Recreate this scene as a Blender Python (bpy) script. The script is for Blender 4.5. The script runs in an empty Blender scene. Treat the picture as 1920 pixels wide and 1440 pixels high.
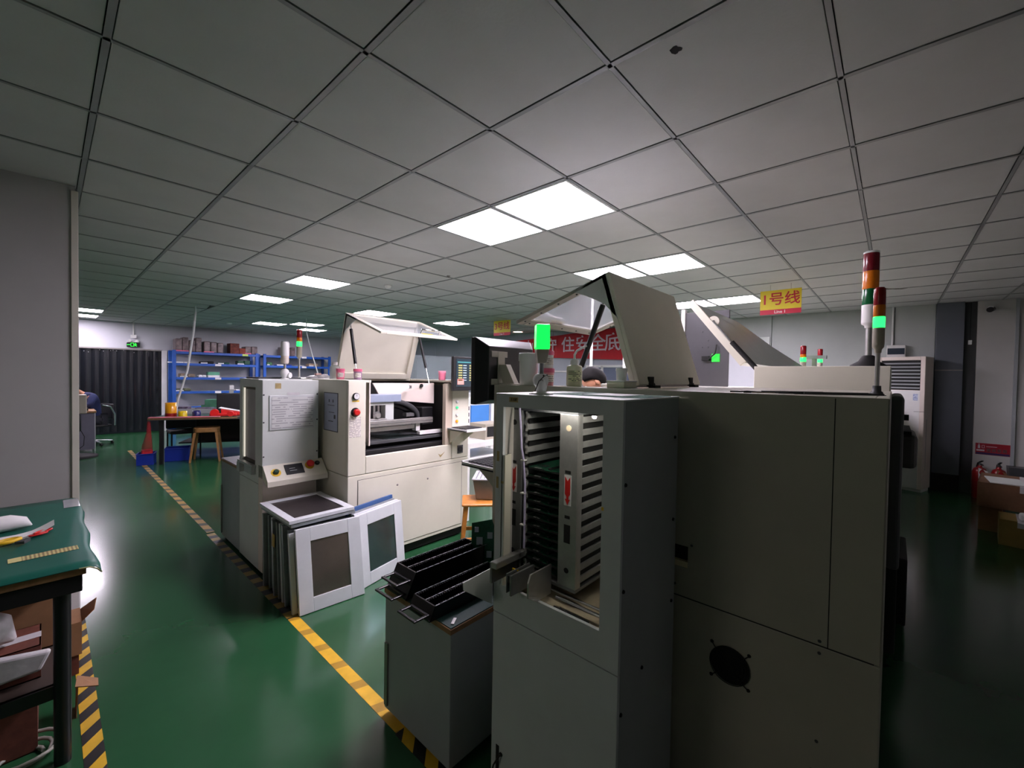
import bpy, bmesh, math, random
from mathutils import Matrix, Vector
random.seed(7)
SC = bpy.context.scene
C = SC.collection
# ------------------------------------------------------------------ camera, world, exposure
F_PX, YAW, PITCH, ROLL, CAM_H = 789.83, 0.834813, -0.0200143, 0.0164683, 1.5
fw = Vector((math.sin(YAW)*math.cos(PITCH), math.cos(YAW)*math.cos(PITCH), math.sin(PITCH)))
r0 = Vector((math.cos(YAW), -math.sin(YAW), 0)); u0 = r0.cross(fw)
rt = math.cos(ROLL)*r0 + math.sin(ROLL)*u0; up = -math.sin(ROLL)*r0 + math.cos(ROLL)*u0
cam = bpy.data.cameras.new('camera'); camo = bpy.data.objects.new('camera', cam); C.objects.link(camo)
cam.sensor_width = 36; cam.sensor_fit = 'HORIZONTAL'; cam.lens = F_PX*36/1920; cam.clip_start = .02; cam.clip_end = 60
camo.matrix_world = Matrix(((rt.x, up.x, -fw.x, 0), (rt.y, up.y, -fw.y, 0), (rt.z, up.z, -fw.z, CAM_H), (0, 0, 0, 1)))
SC.camera = camo
wd = bpy.data.worlds.new('world'); SC.world = wd; wd.use_nodes = True
wd.node_tree.nodes['Background'].inputs[0].default_value = (.5, .6, .75, 1)
wd.node_tree.nodes['Background'].inputs[1].default_value = .01
SC.view_settings.view_transform = 'Standard'; SC.view_settings.look = 'None'
SC.view_settings.exposure = 0.75; SC.view_settings.gamma = 1; SC.view_settings.use_curve_mapping = False
LAMP = 27.0            # radiance of the ceiling panels
try:
    SC.cycles.use_denoising = True; SC.cycles.max_bounces = 8; SC.cycles.diffuse_bounces = 4; SC.cycles.glossy_bounces = 4
    SC.cycles.sample_clamp_indirect = 6; SC.cycles.caustics_reflective = False; SC.cycles.caustics_refractive = False
except Exception: pass

# ------------------------------------------------------------------ materials
def lin(c):
    o = []
    for v in c[:3]:
        v /= 255.; o.append(v/12.92 if v <= .04045 else ((v+.055)/1.055)**2.4)
    return tuple(o)+(1,)
MC = {}
def mat(name, rgb, rough=.5, metal=0, var=.06, scale=6., bump=0., bscale=200., emit=0, alpha=1, trans=0, coat=0, spec=.5, rvar=0):
    if name in MC: return MC[name]
    m = bpy.data.materials.new(name); m.use_nodes = True; nt = m.node_tree; N = nt.nodes; L = nt.links
    b = N['Principled BSDF']; c = lin(rgb)
    b.inputs['Base Color'].default_value = c; b.inputs['Roughness'].default_value = rough; b.inputs['Metallic'].default_value = metal
    b.inputs['Specular IOR Level'].default_value = spec
    if coat: b.inputs['Coat Weight'].default_value = coat; b.inputs['Coat Roughness'].default_value = .08
    if trans: b.inputs['Transmission Weight'].default_value = trans
    if alpha < 1: b.inputs['Alpha'].default_value = alpha
    tc = N.new('ShaderNodeTexCoord')
    if emit:
        b.inputs['Emission Color'].default_value = c; b.inputs['Emission Strength'].default_value = emit
    if var:
        n = N.new('ShaderNodeTexNoise'); n.inputs['Scale'].default_value = scale; n.inputs['Detail'].default_value = 5; n.inputs['Roughness'].default_value = .65
        L.new(tc.outputs['Object'], n.inputs['Vector'])
        r = N.new('ShaderNodeValToRGB'); r.color_ramp.elements[0].position = .3; r.color_ramp.elements[1].position = .72
        r.color_ramp.elements[0].color = tuple(x*(1-var*2) for x in c[:3])+(1,); r.color_ramp.elements[1].color = tuple(min(1, x*(1+var)) for x in c[:3])+(1,)
        L.new(n.outputs['Fac'], r.inputs['Fac']); L.new(r.outputs['Color'], b.inputs['Base Color'])
        if rvar:
            mr = N.new('ShaderNodeMapRange'); mr.inputs['To Min'].default_value = rough; mr.inputs['To Max'].default_value = rough+rvar
            L.new(n.outputs['Fac'], mr.inputs['Value']); L.new(mr.outputs['Result'], b.inputs['Roughness'])
    if bump:
        n2 = N.new('ShaderNodeTexNoise'); n2.inputs['Scale'].default_value = bscale; n2.inputs['Detail'].default_value = 2
        L.new(tc.outputs['Object'], n2.inputs['Vector'])
        bp = N.new('ShaderNodeBump'); bp.inputs['Strength'].default_value = bump; bp.inputs['Distance'].default_value = .002
        L.new(n2.outputs['Fac'], bp.inputs['Height']); L.new(bp.outputs['Normal'], b.inputs['Normal'])
    MC[name] = m; return m
def stripes(name, ca, cb, period, dx, dy, duty=.5, rough=.5, axis='XY', worn=.0):
    """flat print: two colours in stripes across the object"""
    m = bpy.data.materials.new(name); m.use_nodes = True; nt = m.node_tree; N = nt.nodes; L = nt.links; b = N['Principled BSDF']
    b.inputs['Roughness'].default_value = rough
    tc = N.new('ShaderNodeTexCoord'); s = N.new('ShaderNodeSeparateXYZ'); L.new(tc.outputs['Object'], s.inputs[0])
    a = N.new('ShaderNodeMath'); a.operation = 'MULTIPLY'; a.inputs[1].default_value = dx/period; L.new(s.outputs[axis[0]], a.inputs[0])
    a2 = N.new('ShaderNodeMath'); a2.operation = 'MULTIPLY_ADD'; a2.inputs[1].default_value = dy/period; L.new(s.outputs[axis[1]], a2.inputs[0]); L.new(a.outputs[0], a2.inputs[2])
    f = N.new('ShaderNodeMath'); f.operation = 'FRACT'; L.new(a2.outputs[0], f.inputs[0])
    g = N.new('ShaderNodeMath'); g.operation = 'GREATER_THAN'; g.inputs[1].default_value = duty; L.new(f.outputs[0], g.inputs[0])
    mx = N.new('ShaderNodeMix'); mx.data_type = 'RGBA'; mx.inputs[6].default_value = lin(ca); mx.inputs[7].default_value = lin(cb)
    L.new(g.outputs[0], mx.inputs[0])
    n = N.new('ShaderNodeTexNoise'); n.inputs['Scale'].default_value = 14; n.inputs['Detail'].default_value = 6; L.new(tc.outputs['Object'], n.inputs['Vector'])
    h = N.new('ShaderNodeHueSaturation'); mr = N.new('ShaderNodeMapRange'); mr.inputs['To Min'].default_value = .6; mr.inputs['To Max'].default_value = 1.25
    L.new(n.outputs['Fac'], mr.inputs['Value']); L.new(mr.outputs['Result'], h.inputs['Value']); L.new(mx.outputs[2], h.inputs['Color'])
    L.new(h.outputs['Color'], b.inputs['Base Color']); return m
def printed(name, paper, ink, line, axis='XZ', rough=.5, cols=1.):
    """a sheet with rows of small print"""
    m = bpy.data.materials.new(name); m.use_nodes = True; nt = m.node_tree; N = nt.nodes; L = nt.links; b = N['Principled BSDF']
    b.inputs['Roughness'].default_value = rough
    tc = N.new('ShaderNodeTexCoord'); s = N.new('ShaderNodeSeparateXYZ'); L.new(tc.outputs['Object'], s.inputs[0])
    a = N.new('ShaderNodeMath'); a.operation = 'MULTIPLY'; a.inputs[1].default_value = 1/line; L.new(s.outputs[axis[1]], a.inputs[0])
    f = N.new('ShaderNodeMath'); f.operation = 'FRACT'; L.new(a.outputs[0], f.inputs[0])
    g = N.new('ShaderNodeMath'); g.operation = 'GREATER_THAN'; g.inputs[1].default_value = .55; L.new(f.outputs[0], g.inputs[0])
    fl = N.new('ShaderNodeMath'); fl.operation = 'FLOOR'; L.new(a.outputs[0], fl.inputs[0])
    cb = N.new('ShaderNodeCombineXYZ'); a3 = N.new('ShaderNodeMath'); a3.operation = 'MULTIPLY'; a3.inputs[1].default_value = cols/line*.8
    L.new(s.outputs[axis[0]], a3.inputs[0]); L.new(a3.outputs[0], cb.inputs[0]); L.new(fl.outputs[0], cb.inputs[1])
    n = N.new('ShaderNodeTexNoise'); n.inputs['Scale'].default_value = .9; n.inputs['Detail'].default_value = 3; L.new(cb.outputs[0], n.inputs['Vector'])
    g2 = N.new('ShaderNodeMath'); g2.operation = 'GREATER_THAN'; g2.inputs[1].default_value = .47; L.new(n.outputs['Fac'], g2.inputs[0])
    mu = N.new('ShaderNodeMath'); mu.operation = 'MULTIPLY'; L.new(g.outputs[0], mu.inputs[0]); L.new(g2.outputs[0], mu.inputs[1])
    mx = N.new('ShaderNodeMix'); mx.data_type = 'RGBA'; mx.inputs[6].default_value = lin(paper); mx.inputs[7].default_value = lin(ink)
    L.new(mu.outputs[0], mx.inputs[0]); L.new(mx.outputs[2], b.inputs['Base Color']); return m

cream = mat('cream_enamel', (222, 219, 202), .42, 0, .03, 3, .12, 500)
cream_far = cream; cream_shaded = mat('shaded_cream_enamel', (176, 172, 158), .45, 0, .04, 3, .14, 500)  # near printer body: same cream enamel, its shade put into the colour
cream_in = mat('cream_inner_enamel', (226, 214, 204), .5, 0, .03, 4)
cream_dk = mat('stone_enamel', (168, 162, 146), .5, 0, .05, 4)
greyen = mat('grey_textured_enamel', (158, 164, 166), .5, 0, .05, 3, .25, 700)
greyen2 = mat('pale_grey_enamel', (210, 216, 212), .48, 0, .04, 3, .2, 700)
darkgrey = mat('dark_grey_enamel', (66, 68, 70), .5, 0, .05, 4)
alu = mat('brushed_aluminium', (190, 190, 188), .34, .85, .06, 30, .08, 300)
alu_dk = mat('dull_aluminium', (135, 137, 138), .42, .7, .06, 20)
chrome = mat('chrome', (215, 215, 218), .12, 1, 0)
steel = mat('galvanised_steel', (150, 146, 142), .4, .6, .1, 8)
black = mat('black_plastic', (17, 18, 21), .42, 0, .1, 10)
blackm = mat('matt_black', (12, 12, 13), .75, 0, .1, 10)
esd = mat('glossy_black_esd_plastic', (10, 10, 13), .3, 0, .05, 10)
white = mat('white_plastic', (232, 232, 230), .4, 0, .03, 6)
whitepaint = mat('white_wall_paint', (188, 188, 184), .8, 0, .04, 1.2, .1, 60)
wallgreen = mat('pale_panel_paint', (176, 182, 180), .55, 0, .05, 1.0)
pillargrey = mat('slate_panel', (92, 98, 106), .5, 0, .06, 2)
tilewhite = mat('gypsum_tile', (198, 199, 198), .75, 0, .03, 2.5, .3, 90)
teebar = mat('painted_tee_bar', (150, 152, 152), .45, .2, .04, 6)
plenum = mat('dark_void', (22, 23, 24), .9, 0, .1, 3)
red = mat('red_plastic', (205, 30, 28), .4, 0, .05, 8)
redlens = mat('red_lens', (140, 22, 30), .22, 0, .05, 8)
amberlens = mat('amber_lens', (220, 120, 20), .25, 0, .05, 8)
greenlens = mat('unlit_green_lens', (14, 96, 52), .22, 0, .05, 8)
greenhot = mat('lit_green_lens', (30, 255, 80), .3, 0, 0, emit=2.4)
yellow = mat('yellow_sticker', (228, 186, 36), .5, 0, .06, 20)
yellowfade = mat('aged_yellow_sticker', (178, 158, 108), .6, 0, .12, 40)
pink = mat('pink_plastic', (240, 132, 158), .42, 0, .04, 12)
pinklid = mat('pink_lid_plastic', (225, 105, 140), .42, 0, .04, 12)
lilac = mat('lilac_grey_plastic', (160, 130, 158), .42, 0, .04, 12)
blue = mat('blue_rack_enamel', (26, 84, 172), .42, 0, .06, 6)
bluebin = mat('blue_bin_plastic', (28, 52, 160), .4, 0, .06, 6)
bluecov = mat('sky_blue_enamel', (72, 138, 214), .4, 0, .04, 4)
wood = mat('varnished_wood', (214, 138, 62), .35, 0, .14, 18)
woodold = mat('old_wood', (150, 108, 62), .5, 0, .16, 14)
ply = mat('plywood_edge', (150, 112, 74), .6, 0, .15, 30)
carton = mat('brown_cardboard', (156, 116, 82), .8, 0, .08, 12)
cartondk = mat('printed_cardboard', (112, 62, 48), .8, 0, .2, 16)
matgreen = mat('green_esd_mat', (18, 92, 78), .42, 0, .06, 5)
pcbgreen = mat('green_circuit_board', (14, 74, 50), .3, 0, .2, 60)
poly = mat('clear_polythene', (206, 204, 206), .28, 0, .08, 14, .5, 30)
paper = mat('white_paper', (226, 226, 226), .7, 0, .03, 10)
skin = mat('skin', (205, 148, 118), .5, 0, .05, 10)
hair = mat('black_hair', (11, 9, 9), .75, 0, .2, 60, .6, 300, spec=.2)
navy = mat('navy_cloth', (32, 42, 84), .85, 0, .12, 14, .4, 200)
rubber = mat('black_rubber', (20, 20, 20), .7, 0, .05, 10)
bluegrey = mat('blue_grey_enamel', (146, 158, 178), .45, 0, .04, 6)
whiteglow = mat('lit_white_tube', (255, 240, 250), .4, 0, 0, emit=5)
clearpane = mat('clear_cover_acrylic', (200, 208, 212), .15, 0, 0, alpha=.22)
frosted = mat('hazy_clear_acrylic', (214, 218, 222), .22, 0, 0, alpha=.42)
smoked = mat('smoked_acrylic', (150, 164, 168), .12, 0, 0, alpha=.4)
cable_w = mat('white_cable', (205, 208, 206), .5, 0, .03, 10)

# ------------------------------------------------------------------ mesh builder
class MB:
    def __init__(s, M=None): s.v = []; s.f = []; s.mi = []; s.sm = []; s.M = M or Matrix(); s.k = 0; s.smooth = False
    def add(s, vs, fs):
        b = len(s.v); s.v += [s.M @ Vector(p) for p in vs]; s.f += [tuple(b+i for i in f) for f in fs]
        s.mi += [s.k]*len(fs); s.sm += [s.smooth]*len(fs); return s
    def box(s, x0, x1, y0, y1, z0, z1):
        if x0 > x1: x0, x1 = x1, x0
        if y0 > y1: y0, y1 = y1, y0
        if z0 > z1: z0, z1 = z1, z0
        return s.add([(x0,y0,z0),(x1,y0,z0),(x1,y1,z0),(x0,y1,z0),(x0,y0,z1),(x1,y0,z1),(x1,y1,z1),(x0,y1,z1)],
              [(0,3,2,1),(4,5,6,7),(0,1,5,4),(1,2,6,5),(2,3,7,6),(3,0,4,7)])
    def tube(s, pts, r, n=10, caps=True):
        P = [Vector(p) for p in pts]; R = r if isinstance(r, (list, tuple)) else [r]*len(P)
        vs = []; t0 = (P[1]-P[0]).normalized(); a = t0.orthogonal().normalized()
        for i, p in enumerate(P):
            t = (P[min(i+1, len(P)-1)]-P[max(i-1, 0)]).normalized()
            a = (a-t*a.dot(t)).normalized(); b = t.cross(a)
            vs += [p+(a*math.cos(2*math.pi*j/n)+b*math.sin(2*math.pi*j/n))*R[i] for j in range(n)]
        fs = [(i*n+j, i*n+(j+1) % n, (i+1)*n+(j+1) % n, (i+1)*n+j) for i in range(len(P)-1) for j in range(n)]
        o = s.smooth; s.smooth = True; s.add(vs, fs); s.smooth = o
        if caps: s.add(vs[:n], [tuple(range(n))[::-1]]); s.add(vs[-n:], [tuple(range(n))])
        return s
    def lathe(s, c, prof, n=24, axis=(0,0,1)):
        ax = Vector(axis).normalized(); a = ax.orthogonal().normalized(); b = ax.cross(a); c = Vector(c); vs = []
        for (r, h) in prof: vs += [c+ax*h+(a*math.cos(2*math.pi*j/n)+b*math.sin(2*math.pi*j/n))*max(r, 1e-5) for j in range(n)]
        fs = [(i*n+j, i*n+(j+1) % n, (i+1)*n+(j+1) % n, (i+1)*n+j) for i in range(len(prof)-1) for j in range(n)]
        o = s.smooth; s.smooth = True; s.add(vs, fs); s.smooth = o
        if prof[0][0] > 1e-4: s.add(vs[:n], [tuple(range(n))[::-1]])
        if prof[-1][0] > 1e-4: s.add(vs[-n:], [tuple(range(n))])
        return s
    def prism(s, poly, vec):
        n = len(poly); vec = Vector(vec); P = [Vector(p) for p in poly]
        return s.add(P+[p+vec for p in P], [tuple(range(n))[::-1], tuple(range(n, 2*n))]+[(i, (i+1) % n, n+(i+1) % n, n+i) for i in range(n)])
    def frame(s, o, X, Y, w, h, m, t, ms=None):
        """rectangular frame in the plane X,Y from corner o; m = border width, t = thickness vector"""
        X = Vector(X); Y = Vector(Y); o = Vector(o); ms = ms or (m, m, m, m)   # left,right,bottom,top
        for (a0, a1, b0, b1) in ((0, ms[0], 0, h), (w-ms[1], w, 0, h), (ms[0], w-ms[1], 0, ms[2]), (ms[0], w-ms[1], h-ms[3], h)):
            s.prism([o+X*a0+Y*b0, o+X*a1+Y*b0, o+X*a1+Y*b1, o+X*a0+Y*b1], t)
        return s
    def plate(s, o, X, Y, w, h, t):
        X = Vector(X); Y = Vector(Y); o = Vector(o); return s.prism([o, o+X*w, o+X*w+Y*h, o+Y*h], t)
    def build(s, name, m, parent=None, bevel=0., label=None, kind=None, seg=2):
        inv = WM[parent].inverted() if parent is not None and parent in WM else Matrix()
        me = bpy.data.meshes.new(name); me.from_pydata([inv @ p for p in s.v], [], s.f)
        for mm in (m if isinstance(m, (list, tuple)) else [m]): me.materials.append(mm)
        for p, k, sm in zip(me.polygons, s.mi, s.sm): p.material_index = k; p.use_smooth = sm
        bm = bmesh.new(); bm.from_mesh(me); bmesh.ops.recalc_face_normals(bm, faces=bm.faces); bm.to_mesh(me); bm.free()
        o = bpy.data.objects.new(name, me); C.objects.link(o)
        if parent is not None: o.parent = parent; WM[o] = WM.get(parent, Matrix())
        else: WM[o] = Matrix()
        if bevel:
            b = o.modifiers.new('bevel', 'BEVEL'); b.width = bevel; b.segments = seg; b.limit_method = 'ANGLE'; b.angle_limit = math.radians(40)
        if label: o['label'] = label
        if kind: o['kind'] = kind
        return o
WM = {}
def thing(name, label, cat, loc=(0,0,0), rz=0., group=None, kind=None):
    o = bpy.data.objects.new(name, None); C.objects.link(o); o.empty_display_size = .05
    o.location = loc; o.rotation_euler = (0, 0, rz)
    WM[o] = Matrix.Translation(loc) @ Matrix.Rotation(rz, 4, 'Z')
    if kind: o['kind'] = kind
    else: o['label'] = label; o['category'] = cat
    if group: o['group'] = group
    return o
def tag(o, label, cat, group=None):
    o['label'] = label; o['category'] = cat
    if group: o['group'] = group
    return o
def L2W(t): return WM[t].copy()
def mbx(t=None): return MB(L2W(t)) if t is not None else MB()
def bxp(t, name, m, x0, x1, y0, y1, z0, z1, bevel=0., parent=None, label=None, M=None):
    return MB(M if M is not None else L2W(t)).box(x0, x1, y0, y1, z0, z1).build(name, m, parent or t, bevel, label)
def dup(root, loc=None, rz=None, label=None, group=None, dM=None):
    r = root.copy(); C.objects.link(r)
    if loc is not None: r.location = loc
    if rz is not None: r.rotation_euler = (0, 0, rz)
    if label: r['label'] = label
    if group: r['group'] = group
    for ch in list(root.children):
        c = ch.copy(); C.objects.link(c); c.parent = r
        for g in list(ch.children):
            d = g.copy(); C.objects.link(d); d.parent = c
    return r
def text(body, name, m, o, X, Y, size, parent, depth=.0015, sx=1., shear=0., align='CENTER'):
    """flat lettering turned to mesh, laid at o with reading direction X and up Y"""
    cu = bpy.data.curves.new('t', 'FONT'); cu.body = body; cu.size = size; cu.align_x = align; cu.align_y = 'CENTER'; cu.extrude = depth; cu.shear = shear
    cu.offset = size*.012
    ob = bpy.data.objects.new('t', cu); C.objects.link(ob); dg = bpy.context.evaluated_depsgraph_get()
    me = bpy.data.meshes.new_from_object(ob.evaluated_get(dg)); bpy.data.objects.remove(ob); bpy.data.curves.remove(cu)
    X = Vector(X).normalized(); Y = Vector(Y).normalized(); Z = X.cross(Y); o = Vector(o)
    inv = WM[parent].inverted() if parent is not None else Matrix()
    for v in me.vertices:
        c = v.co.copy(); v.co = inv @ (o+X*c.x*sx+Y*c.y+Z*c.z)
    me.materials.clear(); me.materials.append(m); me.name = name
    ob = bpy.data.objects.new(name, me); C.objects.link(ob)
    if parent is not None: ob.parent = parent; WM[ob] = WM[parent]
    return ob
XX, YY, ZZ = Vector((1,0,0)), Vector((0,1,0)), Vector((0,0,1))
CE = 2.6                      # ceiling height
GX, GY = 0.6*2.229, 0.6*2.284 # ceiling grid origin
def gx(i): return GX+.6*i
def gy(j): return GY+.6*j

# ------------------------------------------------------------------ the room
X0, X1, Y0, Y1 = -4.0, 8.4, -3.0, 13.3
def struct(name, mb, m, bevel=0): return mb.build(name, m, None, bevel, kind='structure')
floorm = mat('green_epoxy_floor', (39, 85, 53), .16, 0, .10, .9, .10, 3.0, coat=.12, rvar=.06)
struct('floor', MB().box(X0-.1, X1+.1, Y0-.1, Y1+.1, -.1, 0), floorm)
ceil_o = struct('ceiling', MB().box(X0-.1, X1+.1, Y0-.1, Y1+.1, CE+.09, CE+.15), plenum)
lights = {(1,0):'',(1,1):'',(4,0):'',(4,1):'',(8,0):'',(8,1):'',(1,6):'',(1,9):'',(4,9):'',(7,9):'',(3,15):'',(4,14):'',(5,16):'',(-2,16):'',(-2,18):'',(-7,0):'',(-7,1):''}
# tee bars: each a part of the ceiling
def barmb(x0, x1, y0, y1):
    b = MB(); b.box(x0, x1, y0, y1, CE-.003, CE); 
    cx = (x0+x1)/2; cy = (y0+y1)/2
    if x1-x0 > y1-y0: b.box(x0, x1, cy-.0015, cy+.0015, CE, CE+.035)
    else: b.box(cx-.0015, cx+.0015, y0, y1, CE, CE+.035)
    return b
i0, i1, j0, j1 = -8, 12, -7, 20
for i in range(i0, i1):
    x = gx(i)
    if X0 < x < X1: barmb(x-.010, x+.010, Y0, Y1).build('tee_bar', teebar, ceil_o)
for j in range(j0, j1):
    y = gy(j)
    if Y0 < y < Y1: barmb(X0, X1, y-.008, y+.008).build('tee_bar', teebar, ceil_o)
tile_me = None; tl = []
for i in range(i0-1, i1):
    for j in range(j0-1, j1):
        if (i, j) in lights: continue
        xa, xb, ya, yb = gx(i)+.013, gx(i+1)-.013, gy(j)+.011, gy(j+1)-.011
        xa = max(xa, X0); xb = min(xb, X1); ya = max(ya, Y0); yb = min(yb, Y1)
        if xb-xa < .03 or yb-ya < .03: continue
        c = Vector(((xa+xb)/2, (ya+yb)/2, CE-CAM_H)); d = c.dot(fw)
        vis = d > .2 and abs(c.dot(rt)/d) < 1.45 and abs(c.dot(up)/d) < 1.2
        full = (xb-xa > .57 and yb-ya > .57)
        tl.append((0 if vis else 1, c.length, xa, xb, ya, yb, full, i, j))
tl.sort(key=lambda t: t[:2])
tileM = MB().box(-.287, .287, -.289, .289, 0, .009)
rest = MB()
for n, (nv, d, xa, xb, ya, yb, full, i, j) in enumerate(tl):
    if nv == 0 and n < 296:
        if full:
            if tile_me is None:
                o = tileM.build('ceiling_tile', tilewhite, ceil_o, .0015, seg=1); tile_me = o.data
            else:
                o = bpy.data.objects.new('ceiling_tile', tile_me); C.objects.link(o); o.parent = ceil_o
                b = o.modifiers.new('bevel', 'BEVEL'); b.width = .0015; b.segments = 1
            o.location = ((xa+xb)/2, (ya+yb)/2, CE+random.uniform(0, .0012))
            if (i, j) == (0, 12): o.location.z += .05; o.rotation_euler = (math.radians(-9), 0, 0)
        else: MB().box(xa, xb, ya, yb, CE, CE+.009).build('ceiling_tile', tilewhite, ceil_o)
    else: rest.box(xa, xb, ya, yb, CE, CE+.009)
rest.build('distant_ceiling_tiles', tilewhite, ceil_o, kind='stuff')
# dark smudge on the tile overhead
sm = []; cx, cy = 1.42, .57
for k in range(14):
    r = .018*random.uniform(.6, 1.2); a = 2*math.pi*k/14; sm.append((cx+r*math.cos(a), cy+r*math.sin(a), CE-.001))
MB().prism(sm, (0, 0, .0012)).build('smudge', mat('soot', (40, 38, 40), .9, 0, .3, 60), ceil_o, label='small dark smudge')
st = []
for k in range(12): st.append((6.55+.22*k/11, .20-.28*k/11+random.uniform(-.02, .02), CE-.001))
MB().prism(st+[(p[0]+.05, p[1]+.05, p[2]) for p in reversed(st)], (0, 0, .0012)).build('peeling_patch', mat('damp_stain', (120, 112, 100), .9, 0, .2, 30), ceil_o, label='damp peeling patch')

struct('wall_front', MB().box(X0-.1, X1+.1, Y0-.1, Y0, 0, CE+.1), whitepaint)
struct('wall_left', MB().box(X0-.1, X0, Y0, Y1, 0, CE+.1), whitepaint)
# partition close on the left, its free end trimmed
struct('wall_partition', MB().box(X0, .118, 3.70, 3.82, 0, CE), mat('partition_paint', (168, 168, 166), .7, 0, .04, 1.5, .08, 60))
struct('trim_1', MB().box(.10, .131, 3.69, 3.83, 0, CE-.03), mat('ivory_corner_trim', (205, 203, 190), .5, 0, .03, 3), .002)
# far wall with the curtained doorway
wb = MB().box(X0, .2, Y1, Y1+.1, 0, CE).box(1.9, X1+.1, Y1, Y1+.1, 0, CE).box(.2, 1.9, Y1, Y1+.1, 1.97, CE)
struct('wall_back', wb, mat('far_wall_paint', (196, 198, 204), .55, 0, .04, 1))
struct('wall_beyond', MB().box(-1, 3.5, Y1+1.2, Y1+1.3, 0, CE), blackm)
struct('trim_2', MB().box(1.885, 1.985, Y1-.03, Y1+.02, 0, 1.97), white)
struct('trim_3', MB().box(.2, 1.9, Y1-.025, Y1+.01, 1.955, 1.985), steel)
# right wall of insulated panels
wr = struct('wall_right', MB().box(X1+.04, X1+.12, Y0, Y1, 0, CE+.1), wallgreen)
seams = [-3.0, -2.3, -1.16, -.81, -.69, -.42, .012, 1.58, 2.75, 3.92, 5.09, 6.26, 7.43, 8.6, 9.77, 10.94, 12.11, 13.3]
for a, b in zip(seams[:-1], seams[1:]):
    if abs(a+.81) < .01:   # dark recess
        MB().box(X1+.02, X1+.04, a, b, 0, CE).build('recess_panel', darkgrey, wr, label='dark recessed strip'); continue
    if abs(a+.69) < .01:
        MB().box(X1-.07, X1+.04, a, b, 0, CE).build('wall_panel', pillargrey, wr, .003, label='slate grey narrow panel')
        MB().box(X1-.085, X1-.07, a, b, 0, .24).build('kick_plate', blackm, wr)
        MB().box(X1-.073, X1-.07, a, b, 1.665, 1.68).build('scratch_line', steel, wr); continue
    pm = whitepaint if b < -.8 else (mat('far_right_wall_paint', (180, 186, 196), .55, 0, .04, 1) if a > 2.7 else wallgreen)
    MB().box(X1, X1+.04, a+.004, b-.004, 0, CE).build('wall_panel', pm, wr, .003)
struct('trim_4', MB().box(X1-.03, X1, -1.175, -1.145, 0, CE), greyen)
struct('trim_5', MB().tube([(X1-.02, .03, CE), (X1-.02, .03, 2.04)], .012, 8), white)
# white door and a glazed opening in the right wall
d1 = struct('door_1', MB().box(X1-.03, X1, 1.66, 2.55, 0, 2.18), mat('white_door_enamel', (214, 216, 224), .35, 0, .02, 2), .004)
MB().box(X1-.045, X1-.03, 1.60, 1.66, 0, 2.24).box(X1-.045, X1-.03, 2.55, 2.61, 0, 2.24).box(X1-.045, X1-.03, 1.66, 2.55, 2.18, 2.24).build('door_frame', greyen2, d1)
MB().tube([(X1-.03, 1.74, 1.02), (X1-.08, 1.74, 1.02), (X1-.08, 1.86, 1.02)], .01, 8).build('door_handle', chrome, d1)
w1 = struct('window_1', MB().frame((X1-.05, 5.28, 1.15), -YY, ZZ, 1.15, .62, .055, (.05, 0, 0)).box(X1-.05, X1, 4.83, 4.88, 1.17, 1.75), white, .003)
MB().box(X1-.022, X1-.018, 4.18, 5.24, 1.19, 1.72).build('window_pane', mat('grey_window_glass', (120, 128, 150), .08, 0, 0), w1)
struct('trim_6', MB().box(X1-.03, X1, 5.3, 6.4, 1.60, 1.64), white)

# ------------------------------------------------------------------ ceiling lights
diff = mat('lit_diffuser', (252, 238, 255), .5, 0, 0, emit=LAMP)
difffill = mat('added_fill_diffuser', (255, 244, 232), .5, 0, 0, emit=LAMP*.17)  # two panels added out of view to brighten the near loader front
LLAB = {(1,0):'large square lit ceiling panel nearest the camera, right one of the pair',(1,1):'large square lit ceiling panel nearest the camera, left one of the pair',
 (-7,0):'added unseen fill panel on the far left of the room, right of two',(-7,1):'added unseen fill panel on the far left of the room, left of two',
 (4,0):'lit square ceiling panel beyond the opened cream cover, right one of the pair',(4,1):'lit square ceiling panel half hidden by the peak of the opened cream cover',
 (8,0):'lit ceiling panel just left of the yellow line sign with numeral 1',(8,1):'lit ceiling panel above the second opened cover, cut off on its left',
 (1,6):'lit ceiling panel over the left aisle, nearest of the left row',(1,9):'lit ceiling panel over the left aisle, second of the left row',
 (4,9):'lit ceiling panel just above the raised glass door of the left printer',(7,9):'lit ceiling panel small in the distance, right of the left printer lid',
 (3,15):'lit ceiling panel over the workbench, left of the two stacked far ones',(4,14):'far lit ceiling panel above the tower light, upper of two',
 (5,16):'far lit ceiling panel above the tower light, lower of two',(-2,16):'lit ceiling panel beside the left partition edge, nearer one',(-2,18):'lit ceiling panel beside the left partition edge, farther one'}
lme = None
for (i, j), lab in LLAB.items():
    x, y = gx(i+.5), gy(j+.5)
    t = thing('ceiling_light', lab, 'ceiling light', (x, y, CE), 0, 'square ceiling panel lights')
    if lme is None or i == -7:
        f = MB(L2W(t)).frame((-.29, -.29, -.006), XX, YY, .58, .58, .014, (0, 0, .03)).build('light_frame', white, t)
        g = MB(L2W(t)).box(-.277, .277, -.277, .277, -.001, .02).build('diffuser', difffill if i == -7 else diff, t)
        if i != -7: lme = (f.data, g.data)
    else:
        for nm, me in zip(('light_frame', 'diffuser'), lme):
            o = bpy.data.objects.new(nm, me); C.objects.link(o); o.parent = t
t = thing('downlight', 'small warm round downlight glowing far off beside the red banner', 'ceiling light', (7.75, 6.85, CE))
MB(L2W(t)).lathe((0,0,-.03), [(.12, 0), (.15, .03)]).build('light_rim', white, t)
MB(L2W(t)).lathe((0,0,-.032), [(.115, 0), (.115, .004)]).build('diffuser', mat('warm_lamp', (255, 200, 180), .5, 0, 0, emit=5), t)

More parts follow.
